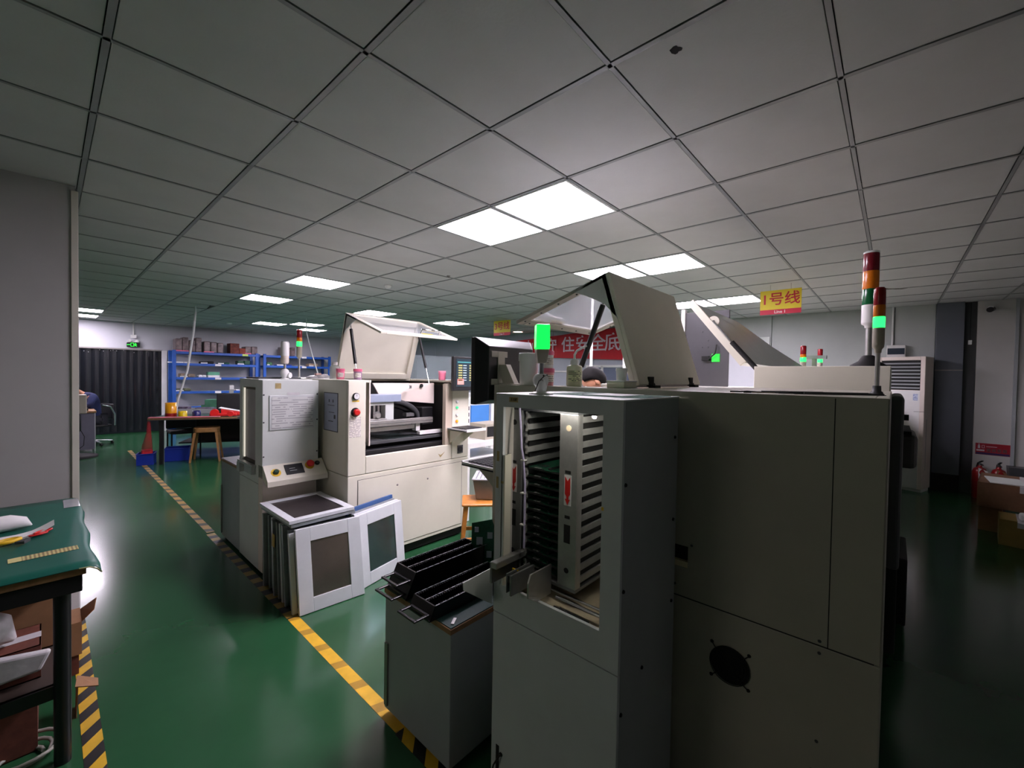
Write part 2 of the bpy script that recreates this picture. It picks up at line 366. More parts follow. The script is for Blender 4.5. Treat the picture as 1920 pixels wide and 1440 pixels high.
# ------------------------------------------------------------------ floor tape
tapeA = stripes('black_yellow_tape', (214, 172, 36), (22, 22, 20), .155, -1.1, 1, .5)
tapeB = stripes('worn_yellow_tape', (226, 178, 42), (176, 136, 40), .20, .3, 1, .72)
tapeC = stripes('yellow_block_tape', (150, 124, 50), (18, 19, 18), .155, .1, 1, .5)
tapeD = stripes('far_yellow_tape', (168, 132, 62), (60, 62, 44), .22, .5, 1, .6)
tag(MB().box(.088, .148, -1.5, 3.66, .0003, .0012).build('floor_tape', tapeA), 'black and yellow striped floor tape beside the green-topped table', 'floor tape')
tag(MB().box(.972, 1.032, 1.50, 2.68, .0003, .0012).build('floor_tape', tapeB), 'worn bright yellow stretch of floor tape in front of the leaning frames', 'floor tape')
tag(MB().box(.965, 1.032, -1.5, 1.50, .0003, .0012).build('floor_tape', tapeA), 'black and yellow tape running under the grey cabinet with black racks', 'floor tape')
tag(MB().box(.972, 1.035, 2.68, 4.62, .0003, .0012).build('floor_tape', tapeC), 'dark tape with yellow blocks along the left loader and frame stack', 'floor tape')
tag(MB().box(.985, 1.045, 4.66, 10.4, .0003, .0012).build('floor_tape', tapeD), 'faded tape line running from the left loader to the far workbench', 'floor tape')

# ------------------------------------------------------------------ generic small builders
def tower(name, label, base, r, secs, pole, foot='flange', tilt=0, group=None, bodyh=.07, tone=cream_dk):
    """stacked signal light: secs from the bottom up [(material,height)]"""
    t = thing(name, label, 'signal light', base, 0, group); m = L2W(t)
    if foot == 'flange': MB(m).lathe((0,0,0), [(r*1.1, 0), (r*1.1, .006), (r*.75, .012), (r*.7, .03)]).build('foot', darkgrey, t)
    elif foot == 'cone': MB(m).lathe((0,0,0), [(r*2.2, 0), (r*2.2, .008), (r*1.2, .03), (r*.8, .055), (r*.6, .06)]).build('foot', blackm, t)
    MB(m).lathe((0,0,.01), [(r*.42, 0), (r*.42, pole)]).build('pole', alu, t)
    z = pole+.01; MB(m).lathe((0,0,z-.012), [(r*.55, 0), (r*.6, .012), (r*.95, .02), (r, .03), (r, .012+bodyh)]).build('housing', tone, t)
    z += bodyh
    for (mm, h) in secs:
        MB(m).lathe((0,0,z), [(r*.98, 0), (r*.98, .003), (r, .006), (r, h-.004), (r*.96, h)]).build('lens', mm, t)
        z += h
    MB(m).lathe((0,0,z), [(r*.98, 0), (r*.98, .008), (r*.7, .013)]).build('cap', redlens if tone is cream_dk else white, t)
    return t
def taper(mb, a0, b0, a1, b1, z0, z1): mb.add([(-a0,-b0,z0), (a0,-b0,z0), (a0,b0,z0), (-a0,b0,z0), (-a1,-b1,z1), (a1,-b1,z1), (a1,b1,z1), (-a1,b1,z1)], [(3,2,1,0), (4,5,6,7), (0,1,5,4), (1,2,6,5), (2,3,7,6), (3,0,4,7)]); return mb
def jar(name, label, base, r, h, body, lid, group=None, lab=True, cat='jar'):
    t = thing(name, label, cat, base, 0, group); m = L2W(t)
    MB(m).lathe((0,0,0), [(r*.84, 0), (r*.86, .003), (r*.93, h*.74), (r*.93, h*.76)]).build('jar_body', body, t)
    MB(m).lathe((0,0,h*.75), [(r, 0), (r, h*.20), (r*.97, h*.25), (r*.4, h*.25)]).build('lid', lid, t)
    if lab:
        n = 10; vs = []; 
        for k in range(n+1):
            a = math.radians(200+k*9)
            for z in (h*.2, h*.62): vs.append((r*.94*math.cos(a), r*.94*math.sin(a), z))
        MB(m).add(vs, [(2*k, 2*k+2, 2*k+3, 2*k+1) for k in range(n)]).build('sticker', PRT, t)
    return t
PRT = printed('small_print_sticker', (228, 222, 214), (150, 140, 138), .009, 'XZ')
PRT2 = printed('notice_sheet_print', (210, 212, 210), (170, 172, 174), .017, 'XZ', cols=.35)
def carton_box(label, x0, x1, y0, y1, z0, z1, m=carton, flaps=False, rz=0, group=None, tape=True, openz=True):
    cx, cy = (x0+x1)/2, (y0+y1)/2; w, d = (x1-x0)/2, (y1-y0)/2
    t = thing('cardboard_box', label, 'box', (cx, cy, z0), rz, group); M_ = L2W(t); h = z1-z0; k = .004
    b = MB(M_).box(-w, w, -d, d, 0, k).box(-w, -w+k, -d, d, 0, h).box(w-k, w, -d, d, 0, h).box(-w+k, w-k, -d, -d+k, 0, h).box(-w+k, w-k, d-k, d, 0, h)
    if not flaps: b.box(-w, w, -d, -.002, h-.003, h).box(-w, w, .002, d, h-.003, h)
    b.build('carton_body', m, t)
    if flaps:
        MB(M_).prism([(-w, -d, h), (w, -d, h), (w*.95, -d-d*.7, h+.03), (-w*.95, -d-d*.7, h+.03)], (0, 0, .003)).build('flap', m, t)
        MB(M_).prism([(w, -d, h), (w, d, h), (w+w*.35, d*.9, h-.05), (w+w*.35, -d*.9, h-.05)], (0, 0, .003)).build('flap', m, t)
    elif tape: MB(M_).box(-w-.0008, w+.0008, -.025, .025, h, h+.0008).box(-w-.0008, -w, -.025, .025, h-.06, h).build('packing_tape', poly, t)
    return t

# ------------------------------------------------------------------ solder-paste printers
# local frame: u across the front, v into the machine from its front, z up
def printer(t, ph, near):
    cream = cream_shaded if near else cream_far
    M_ = L2W(t); W_, D_, H_ = 1.183, (1.475 if near else 1.5), (1.455 if near else 1.447); zs = .732
    def P(name, m, *a, bevel=0., lab=None, par=None): return MB(M_).box(*a).build(name, m, par or t, bevel, lab)
    P('plinth', blackm, .03, W_-.03, .035, D_-.03, .012, .085)
    for u in (.1, W_-.1):
        for v in (.1, D_-.1): MB(M_).lathe((u, v, 0), [(.035, 0), (.035, .008), (.012, .012), (.012, .05)]).build('levelling_foot', steel, t)
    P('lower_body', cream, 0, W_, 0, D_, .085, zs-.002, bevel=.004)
    # access panel with a shadow gap
    b = MB(M_).frame((.077, -.001, .112), XX, ZZ, 1.03, .583, .0025, (0, .003, 0)); b.build('panel_gap', blackm, t)
    P('access_panel', cream, .081, 1.103, -.003, .0, .116, .691, bevel=.002)
    for q in (.42, .72): MB(M_).lathe((q, -.003, .60), [(.009, 0), (.006, .004)], 12, (0,-1,0)).build('panel_lock', steel, t)
    # upper body shell
    sh = MB(M_)
    sh.box(0, .14, 0, .03, zs+.002, H_)                       # left column face
    sh.box(.985, W_, 0, .03, zs+.002, H_)                     # right column face
    sh.box(.142, .983, 0, .03, zs+.002, .866)                 # sill under the window
    sh.box(0, .02, .03, D_, zs+.002, H_)                      # left flank
    if not near: sh.box(W_-.02, W_, .03, D_, zs+.002, H_)
    else:                                                     # right flank with the board slot cut out
        s0, s1, z0, z1 = .55, .963, .835, .912
        MB(M_).box(W_-.02, W_, .031, s0, zs+.002, H_).box(W_-.02, W_, s1, D_-.004, zs+.002, H_).box(W_-.02, W_, s0, s1, zs+.002, z0).box(W_-.02, W_, s0, s1, z1, H_).build('flank_sheet', cream, t)
    sh.box(.02, W_-.02, D_-.03, D_, zs+.002, H_)
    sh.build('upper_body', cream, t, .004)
    tp = MB(M_).box(.02, .20, .03, .70, H_-.02, H_).box(W_-.18, W_-.02, .03, .70, H_-.02, H_).box(.02, W_-.02, .70, D_-.03, H_-.02, H_)
    tp.build('top_panel', cream, t, .003)
    P('window_jamb', mat('beige_jamb_enamel', (190, 178, 160), .5, 0, .03, 5), .912, .985, .006, .05, .866, H_-.03, bevel=.002)
    MB(M_).box(.02, W_-.02, .02, D_-.03, zs, zs+.01).build('inner_floor', blackm, t)
    P('inner_wall', blackm, .16, 1.0, .72, .74, zs, H_-.02)
    P('inner_wall', blackm, .986, .992, .06, .72, zs, 1.40)
    P('inner_wall', cream_in, .20, .21, .06, .72, zs+.2, H_-.02)
    # slanted inner guard on the right
    MB(M_).prism([(.38, .33, H_-.03), (.945, .22, H_-.03), (.945, .22, 1.228), (.45, .30, 1.275)], (0, .012, 0)).build('inner_guard', cream_in, t, .002)
    MB(M_).lathe((.81, .235, 1.395), [(.016, 0), (.016, .01)], 14, (0,-1,0)).build('grommet', blackm, t)
    # squeegee head
    P('head_beam', bluegrey, .15, .56, .17, .30, 1.262, 1.325, bevel=.003)
    hd = MB(M_).box(.15, .23, .19, .26, 1.10, 1.262).box(.42, .50, .19, .26, 1.10, 1.262).box(.23, .42, .19, .26, 1.235, 1.262); hd.build('head_frame', greyen2, t, .003)
    for q in (.26, .30, .34, .38): MB(M_).tube([(q, .23, 1.09), (q, .23, 1.235)], .010, 8).build('guide_rod', chrome, t)
    MB(M_).lathe((.345, .20, 1.15), [(.034, 0), (.036, .01), (.02, .03)], 16, (0,-1,0)).build('cylinder_end', alu, t)
    P('squeegee_holder', alu, .22, .43, .18, .24, 1.10, 1.125, bevel=.002)
    arc = [(.50+.30*math.sin(a), .33, 1.06+.17*math.cos(a)) for a in [k*math.pi/2/10 for k in range(11)]]
    MB(M_).tube(arc, .03, 10).build('cable_chain', black, t); MB(M_).tube([(p[0], p[1]-.07, p[2]+.03) for p in arc], .022, 10).build('cable_chain', darkgrey, t)
    P('front_rail', alu, .15, .86, .12, .16, 1.068, 1.115, bevel=.003); P('rail_groove', alu_dk, .15, .86, .117, .12, 1.088, 1.093)
    P('lower_rail', alu, .15, .69, .16, .22, 1.022, 1.055, bevel=.003)
    P('clamp_block', white, .70, .74, .15, .21, 1.0, 1.066); P('side_rail', white, .72, .98, .12, .17, .965, .995, bevel=.003)
    P('camera_block', alu_dk, .66, .74, .24, .30, 1.12, 1.15); P('camera_block', black, .80, .92, .2, .32, 1.04, 1.20, bevel=.01)
    P('table_edge', darkgrey, .15, .98, .10, .60, .93, .955, bevel=.003)
    P('stencil_sheet', mat('green_tint_sheet', (34, 44, 42), .3, 0, .05, 5), .38, .66, .14, .4, .955, .958)
    P('drive_cover', black, .15, .98, .06, .12, .80, .90, bevel=.006)
    if not near:
        MB(M_).tube([(.365, .20, 1.393), (.65, .20, 1.385)], .010, 10).build('light_bar', whiteglow, t)
        MB(M_).box(.65, .675, .188, .212, 1.372, 1.398).build('light_bar_end', alu_dk, t)
    MB(M_).lathe((.87, .28, 1.40), [(.022, 0), (.022, .012)], 14, (0,-1,0)).build('strut_pivot', chrome, t)
    # raised cover, glazed door and struts
    vh, va, vf, za, zf, ua, ub = ph
    hin = Vector((ua, vh, H_+.008)); ap = Vector((ua, va, za)); fr = Vector((ua, vf, zf)); w = ub-ua
    Y1_ = (ap-hin).normalized(); n1 = XX.cross(Y1_)*-.018; h1 = (ap-hin).length
    cv = MB(M_).plate(hin, XX, Y1_, w, h1, n1).frame(hin, XX, Y1_, w, h1, .055, -n1*1.4); cv.build('cover', cream_far, t, .003)
    Y2 = (fr-ap).normalized(); h2 = (fr-ap).length; n2 = XX.cross(Y2)*.018
    dr = MB(M_).frame(ap, XX, Y2, w, h2, .045, n2, (.05, .05, .012, .06)).build('glazed_door', cream, t, .003)
    MB(M_).plate(ap+XX*.05+Y2*.012+n2*.4, XX, Y2, w-.10, h2-.07, n2*.15).build('door_pane', frosted if near else clearpane, dr)
    for k in range(5):
        for q in (.022, w-.022): MB(M_).lathe(ap+XX*q+Y2*(h2*(.12+.2*k))+n2, [(.006, 0), (.004, .004)], 8, n2).build('screw', darkgrey, dr)
    for k in range(5): MB(M_).lathe(ap+XX*(w*(.1+.2*k))+Y2*(h2-.03)+n2, [(.006, 0), (.004, .004)], 8, n2).build('screw', darkgrey, dr)
    # handle on the outer face near the free edge
    hu = w*.54; o = ap+Y2*(h2-.065); nn = -n2.normalized()
    MB(M_).tube([o+XX*hu, o+XX*hu+nn*.035, o+XX*(hu+.19)+nn*.035, o+XX*(hu+.19)], .008, 8).build('handle', chrome, dr)
    MB(M_).plate(o+XX*(hu+.0)-Y2*.012, XX, Y2, .12, .028, nn*.001).build('sticker', yellow, dr)
    for q in (ua+.0, ub-.008):   # gusset plates at the fold
        g = [Vector((q, va, za)), Vector((q, va, za))+(hin-ap).normalized()*.22, Vector((q, va, za))+(hin-ap).normalized()*.13+Y2*.045, Vector((q, va, za))+Y2*.13+(hin-ap).normalized()*.05, Vector((q, va, za))+Y2*.20]
        MB(M_).prism(g, (.008, 0, 0)).build('gusset_plate', greyen2, t)
    for q in (ua+.035, ub-.035):  # gas struts
        a = Vector((q, va, za))+(hin-ap).normalized()*.08+Vector((0, -.03, 0)); b = Vector((q, .30, 1.40)) if q > .6 else Vector((q-.03, .30, H_-.02))
        m1 = a.lerp(b, .12); m2 = a.lerp(b, .70)
        MB(M_).tube([a, m1], .007, 8).tube([m2, b], .0045, 8).build('strut_rod', chrome, t); MB(M_).tube([m1, m2], .013, 10).build('gas_strut', black, t)
    for q in (ua+.14, ub-.12):    # hinges
        hb = MB(M_).box(q-.03, q+.03, vh+.015, vh+.045, H_, H_+.012)
        hb.tube([(q-.03, vh+.012, H_+.014), (q-.005, vh+.012, H_+.014)], .009, 8).tube([(q+.005, vh+.012, H_+.014), (q+.03, vh+.012, H_+.014)], .009, 8)
        hb.box(q-.025, q+.025, vh+.008, vh+.016, H_+.012, H_+.05).build('hinge', blackm, t)
    # controls on the two columns
    MB(M_).lathe((.057, 0, 1.327), [(.026, 0), (.026, .012), (.022, .016)], 20, (0,-1,0)).build('gauge_bezel', black, t)
    g = MB(M_).lathe((.057, -.012, 1.327), [(.021, 0), (.021, .0055)], 20, (0,-1,0)).build('gauge_dial', paper, t)
    MB(M_).box(.056, .058, -.0195, -.018, 1.327, 1.343).build('gauge_needle', black, g)
    P('sticker', yellow, .03, .085, -.001, 0, 1.285, 1.295)
    MB(M_).lathe((.054, 0, 1.208), [(.034, 0), (.034, .004)], 20, (0,-1,0)).build('emergency_stop_ring', black, t)
    MB(M_).lathe((.054, -.004, 1.208), [(.016, 0), (.016, .012), (.026, .016), (.026, .026), (.018, .03)], 20, (0,-1,0)).build('emergency_stop_button', red, t)
    P('instruction_sticker', PRT, .01, .10, -.001, 0, 1.02, 1.17)
    for z, mm in ((1.253, white), (1.199, mat('lit_green_button', (40, 220, 120), .3, 0, 0, emit=.6)), (1.131, white), (1.073, mat('lit_orange_button', (255, 140, 30), .3, 0, 0, emit=.6))):
        MB(M_).lathe((1.037, 0, z), [(.016, 0), (.016, .004)], 16, (0,-1,0)).build('button_ring', chrome, t)
        MB(M_).lathe((1.037, -.004, z), [(.012, 0), (.012, .006), (.009, .009)], 16, (0,-1,0)).build('push_button', mm, t)
    P('socket_plate', darkgrey, 1.05, 1.115, -.006, 0, .775, .85, bevel=.003)
    MB(M_).lathe((1.082, -.006, .812), [(.026, 0), (.026, .004)], 20, (0,-1,0)).build('socket', blackm, t)
    MB(M_).prism([(.83, -.001, .80), (.855, -.001, .765), (.905, -.001, .81), (.858, -.001, .785)], (0, .0012, 0)).build('chevron_sticker', yellowfade, t)
    # keyboard shelf
    ks = MB(M_).box(.93, 1.16, -.26, 0, 1.005, 1.013).box(.93, 1.16, -.262, -.256, 1.005, 1.03).box(.93, .935, -.26, 0, 1.005, 1.025).box(1.155, 1.16, -.26, 0, 1.005, 1.025)
    ks = ks.build('keyboard_shelf', white, t)
    kb = MB(M_).box(.945, 1.145, -.235, -.03, 1.013, 1.026).build('keyboard', darkgrey, t, .003)
    kk = MB(M_)
    for a in range(10):
        for c in range(6): kk.box(.950+a*.0193, .9665+a*.0193, -.228+c*.032, -.204+c*.032, 1.026, 1.032)
    k = kk.build('keys', black, kb); k['kind'] = 'stuff'
    MB(M_).prism([(.96, -.18, 1.005), (.96, 0, 1.005), (.96, 0, .88)], (.004, 0, 0)).build('shelf_bracket', cream, t)
    MB(M_).prism([(1.12, -.18, 1.005), (1.12, 0, 1.005), (1.12, 0, .88)], (.004, 0, 0)).build('shelf_bracket', cream, t)
    # monitor on its bracket
    mu0, mu1, mz0, mz1, mv = (.82, 1.25, 1.352, 1.69, -.07) if near else (.917, 1.35, 1.357, 1.662, -.06)
    bz = MB(M_).box(mu0, mu1, mv-.03, mv, mz0, mz1)
    # tapered back
    e = .045; z0, z1 = mz0, mz1
    bz.add([(mu0, mv, z0), (mu1, mv, z0), (mu1, mv, z1), (mu0, mv, z1), (mu0+e, mv+.055, z0+e*.5), (mu1-e, mv+.055, z0+e*.5), (mu1-e, mv+.055, z1-e), (mu0+e, mv+.055, z1-e)],
           [(0,1,5,4), (1,2,6,5), (2,3,7,6), (3,0,4,7), (4,5,6,7)])
    mo = bz.build('monitor', black, t, .004)
    MB(M_).box(mu0+.03, mu1-.03, mv-.032, mv-.03, mz0+.035, mz1-.022).build('screen', mat('lit_screen', (30, 44, 52), .2, 0, 0, emit=.22), mo)
    sc = MB(M_)
    random.seed(3)
    su, sw = mu0+.045, (mu1-mu0-.09)
    ui = {'teal': (60, 130, 130), 'olive': (150, 150, 90), 'pinkish': (220, 140, 130), 'pale': (150, 170, 180)}
    mb2 = {k: MB(M_) for k in ui}
    mb2['teal'].box(su, su+sw, mv-.0335, mv-.032, mz1-.055, mz1-.045)
    for a in range(2):
        for r_ in range(7):
            mb2['olive'].box(su+.01+a*.13, su+.055+a*.13, mv-.0335, mv-.032, mz1-.085-r_*.022, mz1-.073-r_*.022)
            mb2['pale'].box(su+.065+a*.13, su+.105+a*.13, mv-.0335, mv-.032, mz1-.083-r_*.022, mz1-.075-r_*.022)
    mb2['pinkish'].box(su, su+.075, mv-.0335, mv-.032, mz0+.055, mz0+.105)
    for k, b_ in mb2.items(): b_.build('screen_field', mat('screen_'+k, ui[k], .4, 0, 0, emit=.16), mo)
    bu = 1.155 if near else (mu0+mu1)/2
    br = MB(M_).box(bu-.08, bu+.035, mv+.055, mv+.059, mz0+.24, mz0+.27).box(bu-.08, bu+.035, mv+.055, mv+.059, mz0+.10, mz0+.13).box(bu-.06, bu-.01, mv+.055, mv+.06, mz0+.10, mz0+.27)
    br.build('mount_plate', cream, mo, .001)
    MB(M_).prism([(bu-.05, mv+.06, H_+.10), (bu-.05, mv+.11, H_+.10), (bu-.05, mv+.17, H_), (bu-.05, mv+.09, H_)], (.035, 0, 0)).box(bu-.06, bu+.0, mv+.08, mv+.2, H_, H_+.006).build('monitor_bracket', cream, t, .002)
    return t

lp = thing('solder_printer', 'cream machine in the left line with raised cover and open work window', 'machine', (1.483, 2.96, 0))
printer(lp, (.69, .50, -.06, 2.008, 1.82, .224, .985), False)
mL = L2W(lp)
# label plate on its left flank
b = MB(mL).box(-.002, 0, .16, .40, 1.045, 1.345).build('instruction_plate', mat('lilac_plate', (168, 176, 196), .4, 0, .03, 8), lp)
MB(mL).frame((-.0035, .16, 1.045), YY, ZZ, .24, .30, .006, (.002, 0, 0)).build('plate_frame', darkgrey, b)
pc = MB(mL)
for (y, z, w_, h_) in ((.30, 1.27, .012, .022), (.235, 1.27, .012, .022), (.22, 1.245, .11, .004), (.22, 1.19, .09, .004), (.20, 1.145, .025, .03), (.24, 1.12, .08, .006)): pc.box(-.0034, -.002, y, y+w_, z, z+h_)
pc.build('pictogram', darkgrey, b)
npn = thing('solder_printer', 'large cream machine at the right with fan grille, its tall grey-lit cover raised', 'machine', (2.683, 1.48, 0), math.pi)
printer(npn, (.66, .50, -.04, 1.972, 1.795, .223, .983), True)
mN = L2W(npn); W_ = 1.183
# seams, grille, slot and screws on the flank that faces the camera
MB(mN).box(W_-.001, W_+.0006, 1.358, 1.3605, .732, 1.45).build('panel_seam', blackm, npn)
MB(mN).box(W_-.001, W_+.0006, .03, 1.46, .7305, .7335).build('panel_seam', blackm, npn)
fy, fz = 1.105, .562
MB(mN).lathe((W_, fy, fz), [(.060, 0), (.060, .0015)], 32, (1,0,0)).build('fan_opening', blackm, npn)
gm = MB(mN)
for k in range(6):
    R_ = .012+.0096*k
    gm.tube([(W_+.006, fy+R_*math.cos(a), fz+R_*math.sin(a)) for a in [2*math.pi*q/28 for q in range(29)]], .0014, 5, False)
for a in (45, 135, 225, 315):
    a = math.radians(a); gm.tube([(W_+.006, fy+.01*math.cos(a), fz+.01*math.sin(a)), (W_+.006, fy+.064*math.cos(a), fz+.064*math.sin(a)), (W_+.002, fy+.078*math.cos(a), fz+.078*math.sin(a))], .0018, 5)
gg = gm.build('fan_grille', blackm, npn)
for a in (45, 135, 225, 315):
    a = math.radians(a); MB(mN).lathe((W_, fy+.079*math.cos(a), fz+.079*math.sin(a)), [(.006, 0), (.004, .004)], 10, (1,0,0)).build('screw', blackm, gg)
MB(mN).box(W_-.05, W_-.019, .54, .97, .83, .92).build('slot_lining', blackm, npn)
MB(mN).box(W_-.03, W_-.002, .551, .962, .836, .856).build('slot_lip', mat('ivory_enamel', (226, 214, 176), .5, 0, .03, 5), npn)
for (v, z) in ((.945+.03, .92), (1.34, .71), (.12, .71), (1.34, .745), (1.34, .45), (.92, .77), (1.33, .36)):
    MB(mN).lathe((W_, v, z), [(.005, 0), (.0035, .003)], 8, (1,0,0)).build('screw', darkgrey, npn)

# things lying on the near printer
def topthing(name, label, cat, loc, rz=0): return thing(name, label, cat, loc, rz)
ZN = 1.4555
for k, (x, y, l, w, a, lab) in enumerate(((1.655, .125, .13, .012, -.95, 'thin dark squeegee blade lying nearest the machine edge'), (1.70, .155, .16, .024, -.92, 'dark blade lying on top of the near machine, the widest of the bunch'),
        (1.66, .245, .13, .01, -.90, 'thin brown strip lying on the near machine behind the dark blades'))):
    t = topthing('squeegee_blade', lab, 'blade', (x, y, ZN+.001+k*.0), a)
    MB(L2W(t)).box(-l, l, -w/2, w/2, 0, .002+.002*(k == 1)).build('blade_strip', blackm if k < 2 else ply, t)
    MB(L2W(t)).box(-l*.8, l*.7, -w/2, -w/2+.004, .002, .007).build('blade_clamp', darkgrey, t)
t = topthing('metal_clip', 'small black wire clip lying on the near machine top', 'clip', (1.58, .365, ZN), -1.2)
MB(L2W(t)).tube([(-.05, 0, .003), (-.02, .006, .003), (0, 0, .005), (.03, -.006, .003), (.05, .002, .003)], .0025, 6).box(-.01, .012, -.006, .006, 0, .006).build('clip_body', blackm, t)
tower('signal_tower', 'short signal tower with lit green band on the near machine corner', (1.93, .043, ZN), .0165,
      [(greenhot, .038), (amberlens, .04), (redlens, .048)], .145, 'flange', bodyh=.075)
# wash bottle
t = thing('wash_bottle', 'squat translucent wash bottle with bent spout on the near machine', 'bottle', (1.625, 1.087, ZN))
m = L2W(t)
MB(m).lathe((0,0,0), [(.033, 0), (.036, .004), (.036, .085), (.033, .093), (.017, .098)], 24).build('bottle_body', mat('milky_plastic', (225, 222, 196), .35, 0, .03, 10, alpha=.93), t)
MB(m).lathe((0,0,.097), [(.019, 0), (.019, .022), (.015, .026)], 20).build('cap', white, t)
MB(m).tube([(0,0,.12), (-.0, -.0, .145), (.006, -.008, .163), (.02, -.026, .178), (.034, -.044, .184)], [.0055, .0055, .005, .0045, .003], 8).build('spout', white, t)
vs = []
for k in range(11):
    a = math.radians(165+k*11)
    for z in (.02, .072): vs.append((.0365*math.cos(a), .0365*math.sin(a), z))
MB(m).add(vs, [(2*k, 2*k+2, 2*k+3, 2*k+1) for k in range(10)]).build('sticker', printed('bottle_label_print', (214, 216, 176), (60, 70, 60), .007, 'XZ'), t)
jar('plastic_pot', 'tall white pot beside the black monitor back', (1.575, 1.318, ZN), .050, .155, white, white, lab=False, cat='pot')
jar('solder_paste_jar', 'pink-lidded paste jar standing at the bottom of a stack of two by the beacon', (1.60, 1.225, ZN), .036, .082, mat('pink_clear_jar', (236, 160, 168), .4, 0, .03, 10), pinklid)
jar('solder_paste_jar', 'pink-lidded paste jar on top of another by the beacon', (1.60, 1.227, ZN+.0825), .034, .082, white, pinklid)
t = thing('storage_block', 'low cream box standing on the near machine below the white cup', 'box', (1.618, .845, ZN))
MB(L2W(t)).box(-.055, .055, -.04, .04, 0, .026).build('box_body', cream, t, .003); MB(L2W(t)).box(-.057, .057, -.042, .042, .026, .031).build('lid', white, t, .002)
jar('plastic_cup', 'white lidded cup on the low cream box beside the black strut', (1.620, .848, ZN+.031), .024, .052, white, white, lab=False, cat='cup')
# jars and clutter on the left printer
ZL = 1.448
jar('solder_paste_jar', 'pink jar at the left end of the left machine top, next to a clear bottle', (1.585, 3.30, ZL), .034, .085, pink, pinklid)
jar('solder_paste_jar', 'lilac-grey jar, second from the left on the left machine top', (1.665, 3.17, ZL), .034, .085, lilac, pinklid)
jar('solder_paste_jar', 'pale pink jar on the left machine top, right of the open cover', (2.425, 3.06, ZL), .036, .083, pink, mat('pale_pink_lid', (244, 150, 170), .4, 0, .03, 10), lab=False)
jar('solder_paste_jar', 'pink jar half behind the lit monitor', (2.62, 3.08, ZL), .034, .083, pink, mat('pale_pink_lid', (244, 150, 170), .4), lab=False)
t = thing('clear_bottle', 'clear bottle with pale cap behind the leftmost pink jar', 'bottle', (1.585, 3.40, ZL))
MB(L2W(t)).lathe((0,0,0), [(.04, 0), (.04, .10), (.02, .115)], 20).build('bottle_body', mat('clear_plastic', (200, 206, 196), .2, 0, 0, alpha=.45), t)
MB(L2W(t)).lathe((0,0,.113), [(.022, 0), (.022, .025)], 16).build('cap', white, t)
t = thing('plastic_bag', 'crumpled clear bag lying on the left machine behind its jars', 'bag', (1.58, 3.72, ZL))
bm_ = MB(L2W(t)); 
for k in range(5): bm_.lathe((-.05+.03*k, random.uniform(-.03, .03), 0), [(.05, 0), (.045, .012), (.02, .022+.004*k), (.001, .026)], 9)
bm_.build('bag_film', poly, t); MB(L2W(t)).box(-.02, .03, -.02, .02, .026, .045).build('pink_eraser', mat('pale_pink', (240, 200, 190), .6), t, .004)

# ------------------------------------------------------------------ magazine loaders
def loader(t, w, d, h, near):
    """local: u=0..d away from the open face (world +x), v=0..w (world +y), open face at u=0"""
    m = L2W(t); g = mat('loader_front_grey', (200, 206, 208), .5, 0, .04, 3, .25, 700) if near else greyen2
    vR, vL, zb, zt = (.062, .452, .772, 1.392) if near else (.07, .38, .80, 1.38)
    b = MB(m)
    for (u, v) in ((.05, .05), (.05, w-.05), (d-.05, .05), (d-.05, w-.05)): MB(m).lathe((u, v, 0), [(.025, 0), (.025, .008), (.01, .012), (.01, .05)]).build('levelling_foot', steel, t)
    # front sheet with the tall opening
    b.box(0, .012, 0, vR, .67, h).box(0, .012, vL, w, .67, h).box(0, .012, vR, vL, .67, zb).box(0, .012, vR, vL, zt, h)
    if near: b.box(0, .012, vL-.012, vL+.004, zb, 1.225)
    b.build('front_sheet', g, t)
    MB(m).box(0, .014, 0, w, .03, .666).build('lower_panel', g, t, .002)
    MB(m).box(.014, d, 0, .010, .03, h).build('side_panel', greyen if near else greyen2, t, .002)
    MB(m).box(.014, d, w-.01, w, .03, h).build('side_panel', g, t, .002)
    MB(m).box(d-.01, d, .01, w-.01, .03, h-.004).build('rear_panel', g, t)
    MB(m).box(-.002, d+.002, -.002, w+.002, h, h+.006).build('top_panel', greyen2, t, .002)
    inn = mat('inner_light_enamel', (196, 192, 186), .5, 0, .04, 6)
    MB(m).box(.016, d-.012, .011, .015, .70, h-.01).box(.016, d-.012, w-.016, w-.011, .70, h-.01).build('inner_lining', inn, t)
    MB(m).box(.016, d-.012, .012, w-.012, zb-.03, zb-.02).build('inner_deck', mat('worn_deck', (176, 164, 140), .5, 0, .1, 10), t)
    if near: MB(m).box(-.002, .03, vL-.014, vL-.008, zb, 1.225).build('opening_flange', cream, t)
    for (u, z) in ((.02, .9), (.02, 1.2), (.02, .55), (d-.03, 1.30), (d-.03, 1.02), (d-.03, .74), (d-.25, .62)): MB(m).lathe((u, 0, z), [(.006, 0), (.0045, .004)], 10, (0,-1,0)).build('screw', blackm, t)
    return vR, vL, zb, zt
ld = thing('magazine_loader', 'nearest grey tall loader cabinet holding a rack of circuit boards', 'machine', (1.06, .546, 0)); mD = L2W(ld)
vR, vL, zb, zt = loader(ld, .486, .40, 1.432, True)
# worn hand-written tag, stains and other marks on the front sheet
tg = MB(mD).box(-.0008, 0, .385, .425, 1.410, 1.427).build('tape_tag', yellowfade, ld)
text('5100', 'handwriting', blackm, mD @ Vector((-.0012, .405, 1.4185)), -YY, ZZ, .014, ld, .0003, shear=.3)
for (v, z, w_, h_) in ((.468, 1.20, .012, .035), (.47, 1.105, .011, .04), (.446, 1.125, .012, .008)):
    MB(mD).box(-.0008, 0, v, v+w_, z, z+h_).build('sticker_remnant', yellowfade, ld)
MB(mD).box(-.0008, 0, .055, .062, 1.12, 1.13).build('sticker_remnant', yellow, ld)
